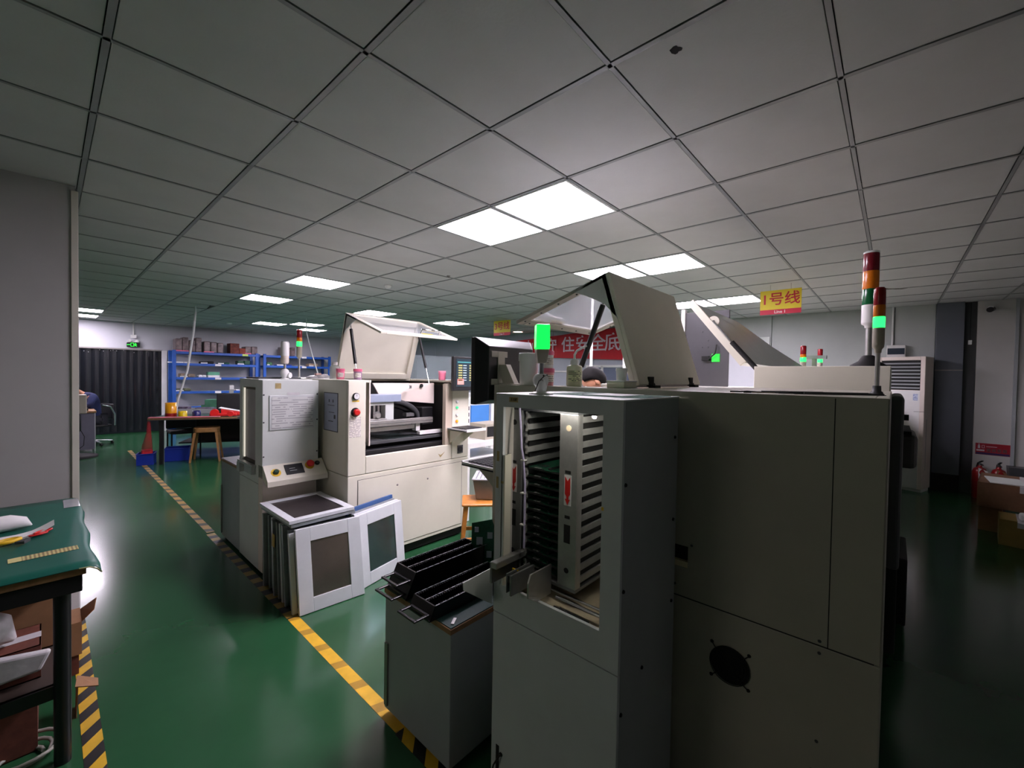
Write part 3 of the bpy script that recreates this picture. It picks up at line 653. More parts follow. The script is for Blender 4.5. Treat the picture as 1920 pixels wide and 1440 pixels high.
# cable notch at the foot and its lead
MB(mD).box(-.001, .0, .447, .462, .02, .20).build('cable_notch', blackm, ld)
MB(mD).lathe((0, .437, .177), [(.007, 0), (.007, .003)], 12, (-1,0,0)).build('cable_grommet', blackm, ld)
MB(mD).tube([(-.002, .437, .177), (-.015, .443, .165), (-.02, .455, .14), (-.02, .463, .10), (-.012, .465, .03)], .003, 6).build('power_lead', rubber, ld)
# guide wing on the left
MB(mD).prism([(-.14, .490, .812), (-.03, .490, .818), (0, .490, .818), (0, .490, .688), (-.02, .490, .700), (-.137, .490, .786)], (0, .004, 0)).build('guide_wing', greyen2, ld, .001)
# conveyor rails that carry the magazine out of the opening
def rail(v, u0, u1, z0, z1, th, nm='conveyor_rail', m=alu_dk): return MB(mD).box(u0, u1, v, v+th, z0, z1).build(nm, m, ld, .002)
MB(mD).prism([(-.06, .437, .80), (-.06, .437, .872), (.07, .437, .872), (.07, .437, .80)], (0, .010, 0)).build('conveyor_rail', alu_dk, ld, .002)
MB(mD).box(-.065, .12, .412, .437, .855, .878).build('rail_cap', alu, ld, .003)
MB(mD).box(-.0, .005, .375, .40, .80, .845).build('warning_sticker', yellow, ld)
rail(.378, -.05, .07, .785, .850, .004); rail(.358, -.05, .07, .78, .848, .008); MB(mD).box(-.045, .07, .366, .378, .82, .842).build('conveyor_belt', rubber, ld)
MB(mD).prism([(-.05, .285, .80), (-.05, .285, .848), (-.038, .285, .873), (.069, .285, .873), (.069, .285, .775), (-.01, .285, .775)], (0, .006, 0)).build('conveyor_rail', alu, ld, .001)
MB(mD).tube([(.05, .06, .782), (.05, .25, .782)], .006, 10).build('guide_shaft', chrome, ld); MB(mD).tube([(.09, .06, .775), (.09, .42, .775)], .005, 10).build('guide_shaft', chrome, ld)
MB(mD).tube([(.03, .22, .765), (.02, .17, .757), (.035, .12, .757), (.04, .20, .757), (.03, .245, .76)], .004, 6).build('loose_cable', rubber, ld)
MB(mD).tube([(.06, .43, 1.39), (.05, .415, 1.33), (.045, .405, 1.25), (.05, .40, 1.21), (.055, .395, 1.12), (.055, .395, .90)], .004, 7).build('sensor_cable', mat('lilac_cable', (190, 180, 215), .5), ld)
for z in (1.205, 1.09, .98): MB(mD).box(.044, .06, .392, .408, z, z+.004).build('cable_tie', white, ld)
MB(mD).box(.035, .055, .10, .30, 1.402, 1.408).build('inner_lamp_strip', mat('bright_strip_lamp', (255, 246, 236), .4, 0, 0, emit=28), ld)
MB(mD).lathe((.015, .10, 1.385), [(.007, 0), (.006, .006), (.001, .008)], 10, (-.3, 0, -1)).build('inner_lamp', whiteglow, ld)
# the magazine itself
mg = thing('board_magazine', 'metal-posted magazine with ridged sides standing inside the near loader', 'rack', (1.135, .741, .812)); mM = L2W(mg)
MH = .565; ML = .26; MW = .305
rid = mat('ridge_plastic', (158, 158, 156), .34, .35, .08, 20)
def post(v0, v1, bright):
    p = MB(mM); holes = None
    p.box(0, .006, v0, v1, 0, MH).box(.006, .03, v0, v0+.006, 0, MH).build('post', alu if bright else alu_dk, mg, .001)
    vc = (v0+v1)/2
    MB(mM).lathe((0, vc, MH-.045), [(.010, 0), (.010, .001)], 16, (-1,0,0)).build('post_hole', blackm if not bright else mat('beige_hole', (170, 156, 130), .6), mg)
    for z, hh, ww in ((.372, .010, .022), (.225, .010, .02)): MB(mM).box(-.001, 0, vc-ww/2, vc+ww/2, z, z+hh).build('post_slot', blackm, mg)
    MB(mM).box(-.001, 0, vc-.012, vc+.012, .145, .205).build('post_window', blackm, mg)
    MB(mM).lathe((0, vc, .055), [(.009, 0), (.009, .001)], 16, (-1,0,0)).build('post_hole', blackm, mg)
    # red arrow sticker
    MB(mM).box(-.0008, 0, vc-.014, vc+.014, .268, .368).build('arrow_backing', paper, mg)
    a = MB(mM).prism([(-.0018, vc-.010, .362), (-.0018, vc, .348), (-.0018, vc+.010, .362), (-.0018, vc+.010, .305), (-.0018, vc+.004, .297), (-.0018, vc+.004, .288), (-.0018, vc+.010, .290), (-.0018, vc, .270), (-.0018, vc-.010, .290), (-.0018, vc-.004, .288), (-.0018, vc-.004, .297), (-.0018, vc-.010, .305)], (.001, 0, 0))
    a.build('arrow_sticker', red, mg)
post(.0, .070, True); post(.235, MW, False)
MB(mM).box(0, ML, 0, MW, -.01, 0).build('base_plate', alu_dk, mg); MB(mM).box(0, ML, .0, MW, MH, MH+.008).build('top_plate', darkgrey, mg)
MB(mM).box(.03, ML, .010, .0125, 0, MH).box(.03, ML, .224, .2265, 0, MH).build('side_web', blackm, mg)
ns = 14; pit = MH/ns
for k in range(ns):
    z = .012+k*pit
    for (v0, v1) in ((.003, .0105), (.216, .2245)):
        MB(mM).box(.008, ML, v0, v1, z, z+pit*.50).build('slot_rail', rid, mg, .001)
        
tt = MB(mM)
for k in range(ns*2):
    z = .008+k*pit/2
    for v in (.0025, .2165): tt.box(.004, .010, v-.002, v+.006, z, z+pit*.22)
tt.build('slot_teeth', alu, mg, kind='stuff')
nb = 13
for k in range(nb):
    z = .812+.012+pit*(k*.72)+.004
    if k == nb-1: lab, g = 'topmost circuit board in the magazine, its green face showing', None
    else: lab, g = 'dark-edged circuit board stacked in the magazine below the green topmost one', 'circuit boards in the near magazine'
    t = thing('circuit_board', lab, 'circuit board', (1.15, .76, z), 0, g); m = L2W(t)
    MB(m).prism([(0, 0, 0), (0, .085, 0), (-.006, .09, 0), (-.006, .12, 0), (0, .125, 0), (0, .195, 0), (.22, .195, 0), (.22, 0, 0)], (0, 0, .0016)).build('board', pcbgreen, t)
    MB(m).box(.0, .22, .10, .108, .0016, .008).box(-.002, .006, 0, .195, -.006, .0).build('board_stiffener', blackm, t)
    cp = MB(m)
    for v in (.02, .035, .14, .155): cp.box(-.004, .006, v, v+.011, .0016, .004)
    cp.build('solder_pads', alu, t)
    MB(m).box(.03, .06, .03, .06, .0016, .004).box(.03, .05, .14, .18, .0016, .004).build('chip', black, t)
# green beacon on the loader
t = thing('beacon', 'green lit square beacon on a ball joint above the near loader', 'signal light', (1.125, .885, 1.438)); m = L2W(t)
MB(m).lathe((0,0,0), [(.042, 0), (.042, .003), (.03, .007), (.02, .010)], 24).build('foot', white, t)
MB(m).lathe((0,0,.01), [(.017, 0), (.020, .02), (.017, .04)], 16).build('joint_base', white, t)
MB(m).lathe((.012, .012, .046), [(.012, -.02), (.026, -.018), (.027, 0), (.026, .018), (.012, .020)], 24, (.75, .66, 0)).lathe((-.0, -.0, .046), [(.024, -.012), (.024, 0)], 24, (.75, .66, 0)).build('ball_joint', white, t)
MB(m).lathe((-.0105, -.0095, .046), [(.006, 0), (.005, .003)], 12, (-.75, -.66, 0)).build('joint_bolt', steel, t)
MB(m).lathe((0,0,.068), [(.0075, 0), (.0075, .045)], 12).build('pole', alu_dk, t)
MR = m @ Matrix.Rotation(math.radians(-41), 4, 'Z')
taper(MB(MR), .015, .015, .022, .022, .105, .152).build('housing', cream_dk, t, .003)
taper(MB(MR), .0235, .0235, .0225, .0225, .153, .236).build('lens', mat('lit_green_shade', (16, 225, 70), .3, 0, 0, emit=1.2), t, .004)
MB(m).tube([(.012, -.012, .064), (-.01, -.02, .062), (-.028, -.012, .045), (-.034, .0, .01)], .0016, 6).tube([(-.006, -.012, .063), (.02, -.008, .066)], .0035, 6).build('lead', rubber, t)
t = thing('clear_sheet', 'green-tinted clear sheet lying on top of the near loader', 'sheet', (1.30, .72, 1.4385))
MB(L2W(t)).box(-.13, .10, -.17, .17, 0, .002).build('sheet', mat('green_tint_acrylic', (150, 190, 180), .15, 0, 0, alpha=.55), t); MB(L2W(t)).box(-.09, .07, -.09, .05, .002, .003).build('paper_under', paper, t)

# left-line loader
l2 = thing('magazine_loader', 'pale grey loader cabinet in the left line with taped notice and slanted control desk', 'machine', (1.045, 3.46, 0)); mQ = L2W(l2)
loader(l2, .45, .385, 1.437, False)
bx_ = MB(mQ)
MB(mQ).box(.0, .385, -.09, -.0, .03, .72).build('front_box', cream_in, l2, .003)
MB(mQ).box(-.004, .395, -.095, -.005, .81, 1.437).build('front_cover', greyen2, l2, .003)
for (u, z) in ((.005, 1.33), (.005, 1.13), (.005, .88), (.385, 1.33), (.385, 1.13), (.385, .88)): MB(mQ).lathe((u, -.095, z), [(.006, 0), (.004, .004)], 8, (0,-1,0)).build('screw', darkgrey, l2)
ds = MB(mQ).prism([(-.002, -.09, .82), (-.002, -.20, .715), (-.002, -.20, .675), (-.002, -.09, .72)], (.43, 0, 0)).build('control_desk', cream, l2, .003)
sl = Vector((0, -.11, -.105)).normalized(); nrm = Vector((0, -.105, .11)).normalized(); o0 = Vector((0, -.09, .82))
def desk(u, s): return o0+XX*u+sl*s
MB(mQ).lathe(desk(.07, .08), [(.034, 0), (.034, .002)], 20, nrm).build('button_ring', yellow, ds); MB(mQ).lathe(desk(.07, .08)+nrm*.002, [(.018, 0), (.018, .018), (.014, .022)], 20, nrm).build('selector_switch', mat('dark_green_knob', (20, 60, 44), .3), ds)
MB(mQ).plate(desk(.135, .115)+nrm*.0005, XX, -sl, .13, .09, nrm*.004).build('touch_panel', black, ds, .002)
MB(mQ).plate(desk(.165, .085)+nrm*.0047, XX, -sl, .05, .003, nrm*.0004).plate(desk(.165, .065)+nrm*.0047, XX, -sl, .04, .003, nrm*.0004).build('panel_legend', greyen2, ds)
MB(mQ).lathe(desk(.315, .055), [(.034, 0), (.034, .002)], 20, nrm).build('button_ring', yellow, ds)
MB(mQ).lathe(desk(.315, .055)+nrm*.002, [(.015, 0), (.015, .012), (.028, .018), (.028, .03), (.018, .036)], 20, nrm).build('emergency_stop_button', red, ds)
MB(mQ).lathe(desk(.375, .045), [(.018, 0), (.018, .01), (.012, .014)], 16, nrm).build('push_button', black, ds)
pp = MB(mQ).box(.04, .36, -.102, -.096, 1.07, 1.325).build('plastic_pocket', mat('clear_pocket', (210, 214, 214), .25, 0, .02, 8), l2, .002)
MB(mQ).box(.055, .35, -.104, -.102, 1.08, 1.31).build('notice_sheet', PRT2, pp)
MB(mQ).box(.16, .25, -.1035, -.1025, 1.325, 1.345).build('tape_strip', poly, l2); MB(mQ).box(.08, .12, -.0965, -.0955, 1.375, 1.415).build('sticker_remnant', yellowfade, l2)
MB(mQ).box(.02, .03, .085, .355, .82, 1.36).build('inner_plate', mat('mauve_grey_plate', (168, 160, 164), .5, .1, .08, 8), l2); MB(mQ).tube([(.012, .365, .82), (.012, .365, 1.37)], .006, 8).tube([(.012, .085, 1.1), (.012, .085, 1.37)], .006, 8).build('lit_edge', mat('lit_edge_emission', (255, 246, 230), .4, 0, 0, emit=.4), l2)  # brightness of the lit opening edges put in as emission, no lamps
MB(mQ).box(-.03, .05, .05, .40, .782, .80).box(-.035, -.0, .33, .40, .71, .782).box(-.03, -.0, .06, .22, .73, .782).build('conveyor_rail', alu, l2, .002)
MB(mQ).box(.386, .43, -.02, .18, .88, .98).box(.386, .43, .0, .14, .83, .86).build('transfer_bracket', black, l2, .004)
t = thing('beacon', 'unlit white beacon on a ball joint above the left loader', 'signal light', (1.245, 3.52, 1.4435)); m = L2W(t)
MB(m).lathe((0,0,0), [(.03, 0), (.03, .004), (.02, .01)], 16).lathe((0,0,.01), [(.018, 0), (.03, .02), (.032, .04), (.026, .06), (.012, .07)], 16).lathe((.02, -.01, .03), [(.022, -.01), (.022, .02)], 16, (.6, -.8, 0)).build('ball_joint', white, t)
MB(m).lathe((0,0,.075), [(.009, 0), (.009, .05)], 12).build('pole', alu, t); MB(m).lathe((0,0,.12), [(.022, 0), (.028, .01), (.029, .06)], 20).build('housing', cream_in, t)
MB(m).lathe((0,0,.18), [(.03, 0), (.03, .10), (.026, .108)], 20).build('lens', white, t); MB(m).lathe((0,0,.288), [(.027, 0), (.024, .006)], 20).build('cap', greyen, t)
t = thing('panel_sheet', 'dark flat tray lying on top of the left loader', 'tray', (1.24, 3.72, 1.4435)); MB(L2W(t)).box(-.16, .15, -.14, .15, 0, .004).frame((-.16, -.14, .004), XX, YY, .31, .29, .008, (0,0,.008)).build('tray', darkgrey, t)

# ------------------------------------------------------------------ cabinets (trolleys) beside the loaders
def cabinet(label, x0, x1, y0, y1, h, edge, topm):
    t = thing('side_cabinet', label, 'cabinet', ((x0+x1)/2, (y0+y1)/2, 0)); m = L2W(t); w, d = (x1-x0)/2, (y1-y0)/2
    for (a, b) in ((-1,-1), (1,-1), (-1,1), (1,1)): MB(m).lathe((a*(w-.04), b*(d-.04), 0), [(.018, 0), (.018, .03)], 12).build('foot', blackm, t)
    MB(m).box(-w, w, -d, d, .03, h-.025).build('body', greyen, t, .003)
    MB(m).box(-w-.004, w+.004, -d-.004, d+.004, h-.025, h-.004).build('top_board', edge, t, .002); MB(m).box(-w, w, -d, d, h-.004, h).build('top_mat', topm, t)
    MB(m).box(-w-.008, -w, d-.03, d-.008, .05, h-.24).build('corner_strip', steel, t)
    return t, m
cb, mC = cabinet('grey side cabinet between loader and frames, carrying black racks', .995, 1.40, 1.185, 1.63, .565, ply, mat('teal_mat', (40, 70, 66), .3, 0, .1, 8))
MB(mC).tube([(.10, -.2235, .50), (.16, -.2235, .50), (.19, -.2235, .485), (.16, -.2235, .465), (.10, -.2235, .465), (.07, -.2235, .485), (.10, -.2235, .50)], .004, 6).build('pull_handle', darkgrey, cb)
cb2, _ = cabinet('grey side cabinet standing behind the left loader', 1.05, 1.36, 3.93, 4.46, .72, ply, darkgrey)

# black plastic board racks lying on the cabinet
def rack(label, x0, y0, y1, z0, L_, rz=0.):
    w = y1-y0; t = thing('board_rack', label, 'rack', (x0, y0, z0), rz); m = L2W(t); h = .052
    MB(m).box(.03, L_, 0, w, 0, .006).build('rack_base', esd, t)
    for v in (0, w*.46, w-.006):
        MB(m).prism([(.035, v, .006), (L_, v, .006), (L_, v, h), (.055, v, h)], (0, .006, 0)).build('rack_wall', esd, t)
    tee = MB(m)
    n = int(L_/.011)
    for k in range(n-5):
        u = .058+k*.011
        for v in (.006, w*.46-.007, w*.46+.006, w-.013): tee.box(u, u+.005, v, v+.007, .012, h-.002)
    tee.build('rack_teeth', esd, t, kind='stuff')
    dg_ = MB(m)
    for k in range(int(L_/.032)-1):
        for v in (.0, w*.46, w-.006): dg_.box(.06+k*.032, .082+k*.032, v+.001, v+.005, h, h+.0007)
    dg_.build('worn_edges', alu_dk, t, kind='stuff')
    MB(m).prism([(.03, 0, 0), (.03, w, 0), (.055, w, h), (.055, 0, h)], (.006, 0, 0)).build('end_plate', esd, t); MB(m).box(L_-.006, L_, 0, w, 0, h).build('end_plate', esd, t)
    hd = MB(m).frame((-.03, .012, .016), XX, YY, .07, w-.024, .012, (0, 0, .007)); hd.build('handle', mat('worn_black_handle', (30, 30, 34), .3), t, .002)
    return t
rack('black slotted plastic rack lying under another, far side of the grey cabinet', .955, 1.462, 1.612, .567, .47)
rack('black slotted plastic rack on top of another, far side of the grey cabinet', .972, 1.452, 1.592, .621, .45)
rack('black slotted plastic rack lying alone near the front of the grey cabinet', .93, 1.268, 1.405, .566, .47)
t = thing('circuit_board', 'populated green board leaning up behind the black racks', 'circuit board', (1.425, 1.468, .57), math.radians(42)); m = L2W(t)
MB(m).prism([(-.002, -.055, 0), (-.002, .055, 0), (.02, .055, .20), (.02, -.045, .22), (.018, -.055, .19)], (.003, 0, .0)).build('board', pcbgreen, t)
cp = MB(m)
for (v, z, a) in ((-.045, .04, .025), (.0, .10, .03), (-.048, .13, .025), (.015, .03, .025), (.02, .16, .02)): MB(m).box(-.008+z*.1, -.002+z*.1, v, v+a, z, z+a*1.2).build('chip', mat('pale_component', (150, 160, 170), .4), t)
t = thing('tape_scrap', 'small silver scrap lying at the cabinet top corner', 'scrap', (1.03, 1.21, .566), .6); MB(L2W(t)).box(-.02, .02, -.006, .006, 0, .003).build('scrap', alu, t)

# ------------------------------------------------------------------ stencil frames
memb = mat('stencil_foil', (128, 118, 110), .22, .75, .05, 30); memg = mat('green_grey_foil', (96, 112, 116), .18, .8, .05, 30); memd = mat('dark_mesh_foil', (76, 70, 72), .3, .6, .12, 14)
fralu = mat('painted_frame_white', (214, 218, 222), .4, .1, .03, 10)
fredge = mat('worn_aluminium_edge', (150, 156, 158), .4, .55, .1, 20)
def stencil(label, o, X, Y, w, h, th, mm, border, grp=None, foil=memb):
    """o = corner, X along width, Y up the frame, thickness towards -normal"""
    t = thing('stencil_frame', label, 'frame', o, 0, grp); X = Vector(X).normalized(); Y = Vector(Y).normalized(); N_ = X.cross(Y)
    o = Vector(o)
    MB().frame(o, X, Y, w, h, border, -N_*th).build('frame', mm, t, .002)
    a = MB().plate(o+X*border+Y*border-N_*th*.25, X, Y, w-2*border, h-2*border, -N_*.001).build('mesh_foil', foil, t)
    return t
def lean(dy): return Vector((0, dy, 1)).normalized()
Xf = Vector((.41, -.032, 0)).normalized()
def sf(k): return 'rows of white-edged stencil frames leaning behind the front one'
tf = stencil('large white stencil frame leaning foremost beside the yellow tape', (1.032, 2.655, .004), Xf, lean(.155), .412, .517, .026, fralu, .086)
t = tf
for k in range(9):
    y = 2.70+.064*k; ln = .150-.013*k; off = random.uniform(-.012, .012)
    stencil('stencil frame edge-on in the leaning row behind the foremost white frame', (1.018+off, y, .004), Xf, lean(ln), .412, .50+random.uniform(-.012, .008), .026, fredge if k % 3 else fralu, .03, 'stencil frames in the leaning row')
t = stencil('stencil frame lying flat on the row of frames, lower of two', (1.018, 2.762, .545), (1, .01, 0), (.0, 1, 0), .425, .545, .022, fredge, .045, foil=memd)
t = stencil('stencil frame lying flat topmost with dark mesh showing', (1.005, 2.757, .570), (1, .012, 0), (.0, 1, 0), .43, .545, .022, fralu, .05, foil=memd)
X2 = Vector((.43, .115, 0)).normalized(); N2 = Vector((-X2.y, X2.x, 0))
for k, (lab, mm) in enumerate((('white stencil frame with green foil leaning right of the foremost one', fralu), ('second of the frames leaning right, only its white top edge seen', fralu), ('third of the frames leaning right, between white edge and blue edge', fredge))):
    o = Vector((1.455, 2.685, .004))+N2*(.030*k)
    stencil(lab, o, X2, (N2*.10+ZZ), .44-.005*k, .505+.004*k, .026, mm, .085 if k == 0 else .03, foil=memg)
stencil('blue-edged stencil frame rearmost of those leaning right', Vector((1.45, 2.685, .004))+N2*.092+X2*.0, X2, (N2*.10+ZZ), .45, .535, .02, mat('blue_frame_enamel', (52, 88, 140), .4), .03, foil=memg)
# the yellow tag on the frame stack
t = thing('tag_label', 'small yellow tag stuck to the side of the leaning frame row', 'label', (1.012, 3.02, .33)); MB(L2W(t)).box(-.002, 0, 0, .05, 0, .085).build('tag_card', mat('ochre_card', (170, 140, 60), .6), t)

# ------------------------------------------------------------------ stool, bin, white stand, blue machine
def stool(label, loc, rz, sw, sd, h, m, splay=.05, rails=True, name='wooden_stool', th=.025, round_=False):
    t = thing(name, label, 'stool', loc, rz); M_ = L2W(t)
    if round_:
        pts = []
        for k in range(28):
            a = 2*math.pi*k/28; c, s_ = math.cos(a), math.sin(a); pts.append((sw/2*math.copysign(abs(c)**.6, c), sd/2*math.copysign(abs(s_)**.6, s_), h-th))
        MB(M_).prism(pts, (0,0,th)).build('seat', m, t, .012, seg=3)
    else: MB(M_).box(-sw/2, sw/2, -sd/2, sd/2, h-th, h).build('seat', m, t, .012, seg=3)
    P = {}
    for a in (-1, 1):
        for b in (-1, 1):
            tp = Vector((a*(sw/2-.035), b*(sd/2-.035), h-th)); bt = Vector((a*(sw/2-.02+splay), b*(sd/2-.02+splay), 0)); P[a, b] = (tp, bt)
            r = .016; mb = MB(M_)
            ring = lambda p, q: [(p.x-q, p.y-q, p.z), (p.x+q, p.y-q, p.z), (p.x+q, p.y+q, p.z), (p.x-q, p.y+q, p.z)]
            mb.add(ring(bt, r*.85)+ring(tp, r*1.15), [(3,2,1,0), (4,5,6,7), (0,1,5,4), (1,2,6,5), (2,3,7,6), (3,0,4,7)]).build('leg', m, t, .003)
    if rails:
        for (p, q, f) in (((-1,-1), (1,-1), .32), ((-1,1), (1,1), .32), ((-1,-1), (-1,1), .42), ((1,-1), (1,1), .42)):
            a = P[p][1].lerp(P[p][0], f); b = P[q][1].lerp(P[q][0], f); d = (b-a).normalized(); n_ = d.cross(ZZ)*.008
            MB(M_).prism([a-n_-ZZ*.014, a+n_-ZZ*.014, a+n_+ZZ*.014, a-n_+ZZ*.014], b-a).build('stretcher', m, t)
    return t
stool('orange wooden stool holding a grey bin beside the left printer', (2.395, 2.50, 0), math.radians(48), .28, .30, .478, wood, .025)
t = thing('grey_bin', 'grey tapered plastic bin with perforated lid, on the orange stool', 'bin', (2.50, 2.52, .479), math.radians(40)); m = L2W(t)
def taper(mb, a0, b0, a1, b1, z0, z1): mb.add([(-a0,-b0,z0), (a0,-b0,z0), (a0,b0,z0), (-a0,b0,z0), (-a1,-b1,z1), (a1,-b1,z1), (a1,b1,z1), (-a1,b1,z1)], [(3,2,1,0), (4,5,6,7), (0,1,5,4), (1,2,6,5), (2,3,7,6), (3,0,4,7)]); return mb
taper(MB(m), .12, .085, .15, .11, 0, .165).build('bin_body', mat('warm_grey_plastic', (122, 122, 120), .5), t, .008)
MB(m).box(-.158, .158, -.118, .118, .165, .178).build('bin_rim', mat('light_grey_rim', (176, 178, 182), .45), t, .004)
hl = MB(m)
for a in range(9):
    for b in range(6): hl.lathe((-.12+.03*a, -.085+.034*b, .1775), [(.007, 0), (.007, .0012)], 8)
hl.build('lid_holes', blackm, t, kind='stuff'); MB(m).box(-.02, .09, -.122, -.118, .150, .168).build('bin_latch', blackm, t)
# white framed stand
t = thing('conveyor_stand', 'white framed bench partly hidden between printer and near loader', 'stand', (3.17, 3.45, 0)); m = L2W(t)
MB(m).box(-.32, .40, -.25, .25, .74, .80).build('table_top', white, t, .004); MB(m).box(-.30, .38, -.23, .23, .58, .63).build('lower_shelf', white, t, .004)
for a in (-.29, .37):
    for b in (-.22, .22): MB(m).box(a-.03, a+.03, b-.03, b+.03, 0, .74).build('leg', white, t, .004)
MB(m).box(-.28, .36, .18, .19, .05, .58).build('back_board', greyen2, t)
MB(m).box(.0, .30, -.20, .05, .80, .97).build('equipment_box', cream_dk, t, .005); MB(m).box(.03, .27, -.205, -.2, .83, .94).build('equipment_opening', blackm, t)
# blue-covered machine behind
t = thing('inspection_machine', 'white machine with sky-blue front cover beyond the left printer', 'machine', (3.03, 4.0, 0)); m = L2W(t)
MB(m).box(0, 1.5, 0, 1.2, .06, 1.22).build('body', greyen2, t, .006); MB(m).box(.03, 1.47, .03, 1.17, 0, .06).build('plinth', blackm, t)
MB(m).box(.60, .92, -.02, 0, .80, 1.11).build('blue_cover', bluecov, t, .004); MB(m).box(.60, .92, -.015, 0, .62, .79).build('blue_cover', bluecov, t, .004)
MB(m).box(.93, 1.10, -.05, 0, .1, 1.3).build('corner_column', white, t, .004)
pl = MB(m).box(.50, .59, -.012, 0, .82, 1.12).build('switch_plate', white, t, .003)
for z in (.92, 1.0, 1.08): MB(m).box(.525, .57, -.016, -.012, z-.03, z+.02).build('switch_label', darkgrey, pl)
hd = MB(m).box(.0, .66, .32, .33, 1.22, 1.725).box(.0, .01, .33, .95, 1.22, 1.725).box(.65, .66, .33, .95, 1.22, 1.725).box(0, .66, .32, .95, 1.725, 1.735).build('smoked_hood', smoked, t)
MB(m).box(.05, .5, .45, .8, 1.22, 1.45).build('inner_gantry', alu_dk, t)
tower('signal_tower', 'tiny red and green signal tower beside the smoked hood', (3.99, 4.82, 1.222), .024, [(white, .05), (greenlens, .07), (redlens, .07)], .24, 'flange', bodyh=.05)
# green-lit signal tower seen over the left loader
sp = thing('machine_pedestal', 'grey equipment box hidden behind the left loader, carrying a signal tower', 'machine', (2.0, 5.15, 0)); m = L2W(sp)
MB(m).box(-.35, .5, -.35, .4, .08, 1.40).build('body', greyen2, sp, .005); MB(m).box(-.33, .48, -.33, .38, 0, .08).build('plinth', blackm, sp); MB(m).box(-.2, .3, -.356, -.35, .3, 1.1).build('door', greyen, sp, .003)
tower('signal_tower', 'signal tower with lit green band seen above the left loader', (1.92, 5.0, 1.401), .028, [(greenhot, .055), (amberlens, .045), (redlens, .075)], .25, 'flange', bodyh=.13)

# ------------------------------------------------------------------ second machine of the near line
b2 = thing('placement_machine', 'long cream machine behind the near printer with slanted open cover', 'machine', (2.80, .012, 0)); m = L2W(b2)
MB(m).box(0, 1.75, 0, 1.25, .09, 1.40).build('body', cream, b2, .006); MB(m).box(.04, 1.7, .04, 1.2, 0, .09).build('plinth', blackm, b2)
MB(m).box(.0, .9, .0, .60, 1.402, 1.578).build('top_housing', cream, b2, .003); MB(m).box(.9, 1.75, 0, 1.25, 1.402, 1.43).build('top_panel', cream, b2, .003)
# its tilted cover
cvp = [(.10, .66, 1.578), (3.3, .66, 1.60), (1.8, .84, 1.80), (1.15, 1.0, 1.965), (.10, 1.02, 1.985)]
cvp = [Vector(p) for p in ((.12, .70, 1.585), (2.9, .70, 1.585), (1.75, .86, 1.79), (1.15, 1.0, 1.965), (.12, 1.03, 2.0))]
nn = (cvp[1]-cvp[0]).cross(cvp[4]-cvp[0]).normalized()
MB(m).prism(cvp, nn*.03).build('cover', mat('satin_pale_metal', (186, 190, 194), .34, .1, .04, 8), b2, .002)
MB(m).prism([cvp[0], cvp[4], cvp[4]+nn*.045, cvp[0]+nn*.045], (-.022, 0, 0)).build('cover_edge', cream, b2, .002)
pc_ = cvp[0].lerp(cvp[4], .62)+nn*.05
MB(m).lathe(pc_, [(.035, -.012), (.035, .0)], 20, (1,0,0)).build('pivot_disc', cream, b2); MB(m).lathe(pc_-XX*.012, [(.009, 0), (.007, .004)], 10, (-1,0,0)).build('pivot_bolt', steel, b2)
eb = Vector((.08, .60, 1.56)); MB(m).tube([pc_-XX*.02, pc_.lerp(eb, .45)-XX*.02], .006, 8).build('strut_rod', chrome, b2); MB(m).tube([pc_.lerp(eb, .45)-XX*.02, eb], .015, 10).build('gas_strut', blackm, b2)
# upright panel with connector behind the cover
up_ = MB(m).box(1.15, 1.17, 1.05, 1.43, 1.40, 2.10).build('upright_panel', mat('mid_grey_panel', (72, 72, 76), .4, .2, .05, 4), b2, .003)
MB(m).box(1.13, 1.18, 1.42, 1.455, 1.40, 2.13).build('panel_edge', white, b2, .002)
MB(m).box(1.11, 1.15, 1.20, 1.26, 1.66, 1.70).build('connector', blackm, up_); MB(m).tube([(1.12, 1.20, 1.68), (1.11, 1.15, 1.72), (1.12, 1.14, 1.80)], .007, 6).build('cable', rubber, up_)
MB(m).box(1.142, 1.15, 1.12, 1.185, 1.65, 1.72).build('green_indicator', mat('dim_green_indicator', (40, 200, 60), .4, 0, 0, emit=.5), up_)
for (v, z) in ((1.22, 1.78), (1.22, 1.84), (1.27, 1.78), (1.27, 1.92)): MB(m).lathe((1.15, v, z), [(.007, 0), (.005, .004)], 8, (-1,0,0)).build('screw', darkgrey, up_)
# flank covers and the bulging feeder cover on the right
MB(m).box(.05, .75, -.055, 0, .55, 1.43).build('flank_cover', darkgrey, b2, .02, seg=3)
MB(m).box(.72, 1.15, -.13, 0, .97, 1.18).build('feeder_cover', mat('taupe_plastic', (92, 88, 86), .5), b2, .03, seg=3); MB(m).box(.7, 1.2, -.10, 0, 1.18, 1.20).build('feeder_shelf', blackm, b2)
MB(m).box(.1, 1.1, -.05, 0, .1, .56).box(.6, 1.1, -.10, -.05, .05, .45).build('cable_duct', blackm, b2, .01)
MB(m).box(.20, .215, -.075, -.055, 1.30, 1.33).build('knob', blackm, b2)
tower('signal_tower', 'tall signal tower with red, orange and dim green bands on a black cone', (2.97, .105, 1.58), .035,
      [(greenlens, .085), (amberlens, .095), (mat('dark_red_lens', (116, 20, 34), .22), .095)], .21, 'cone', bodyh=.11, tone=white)
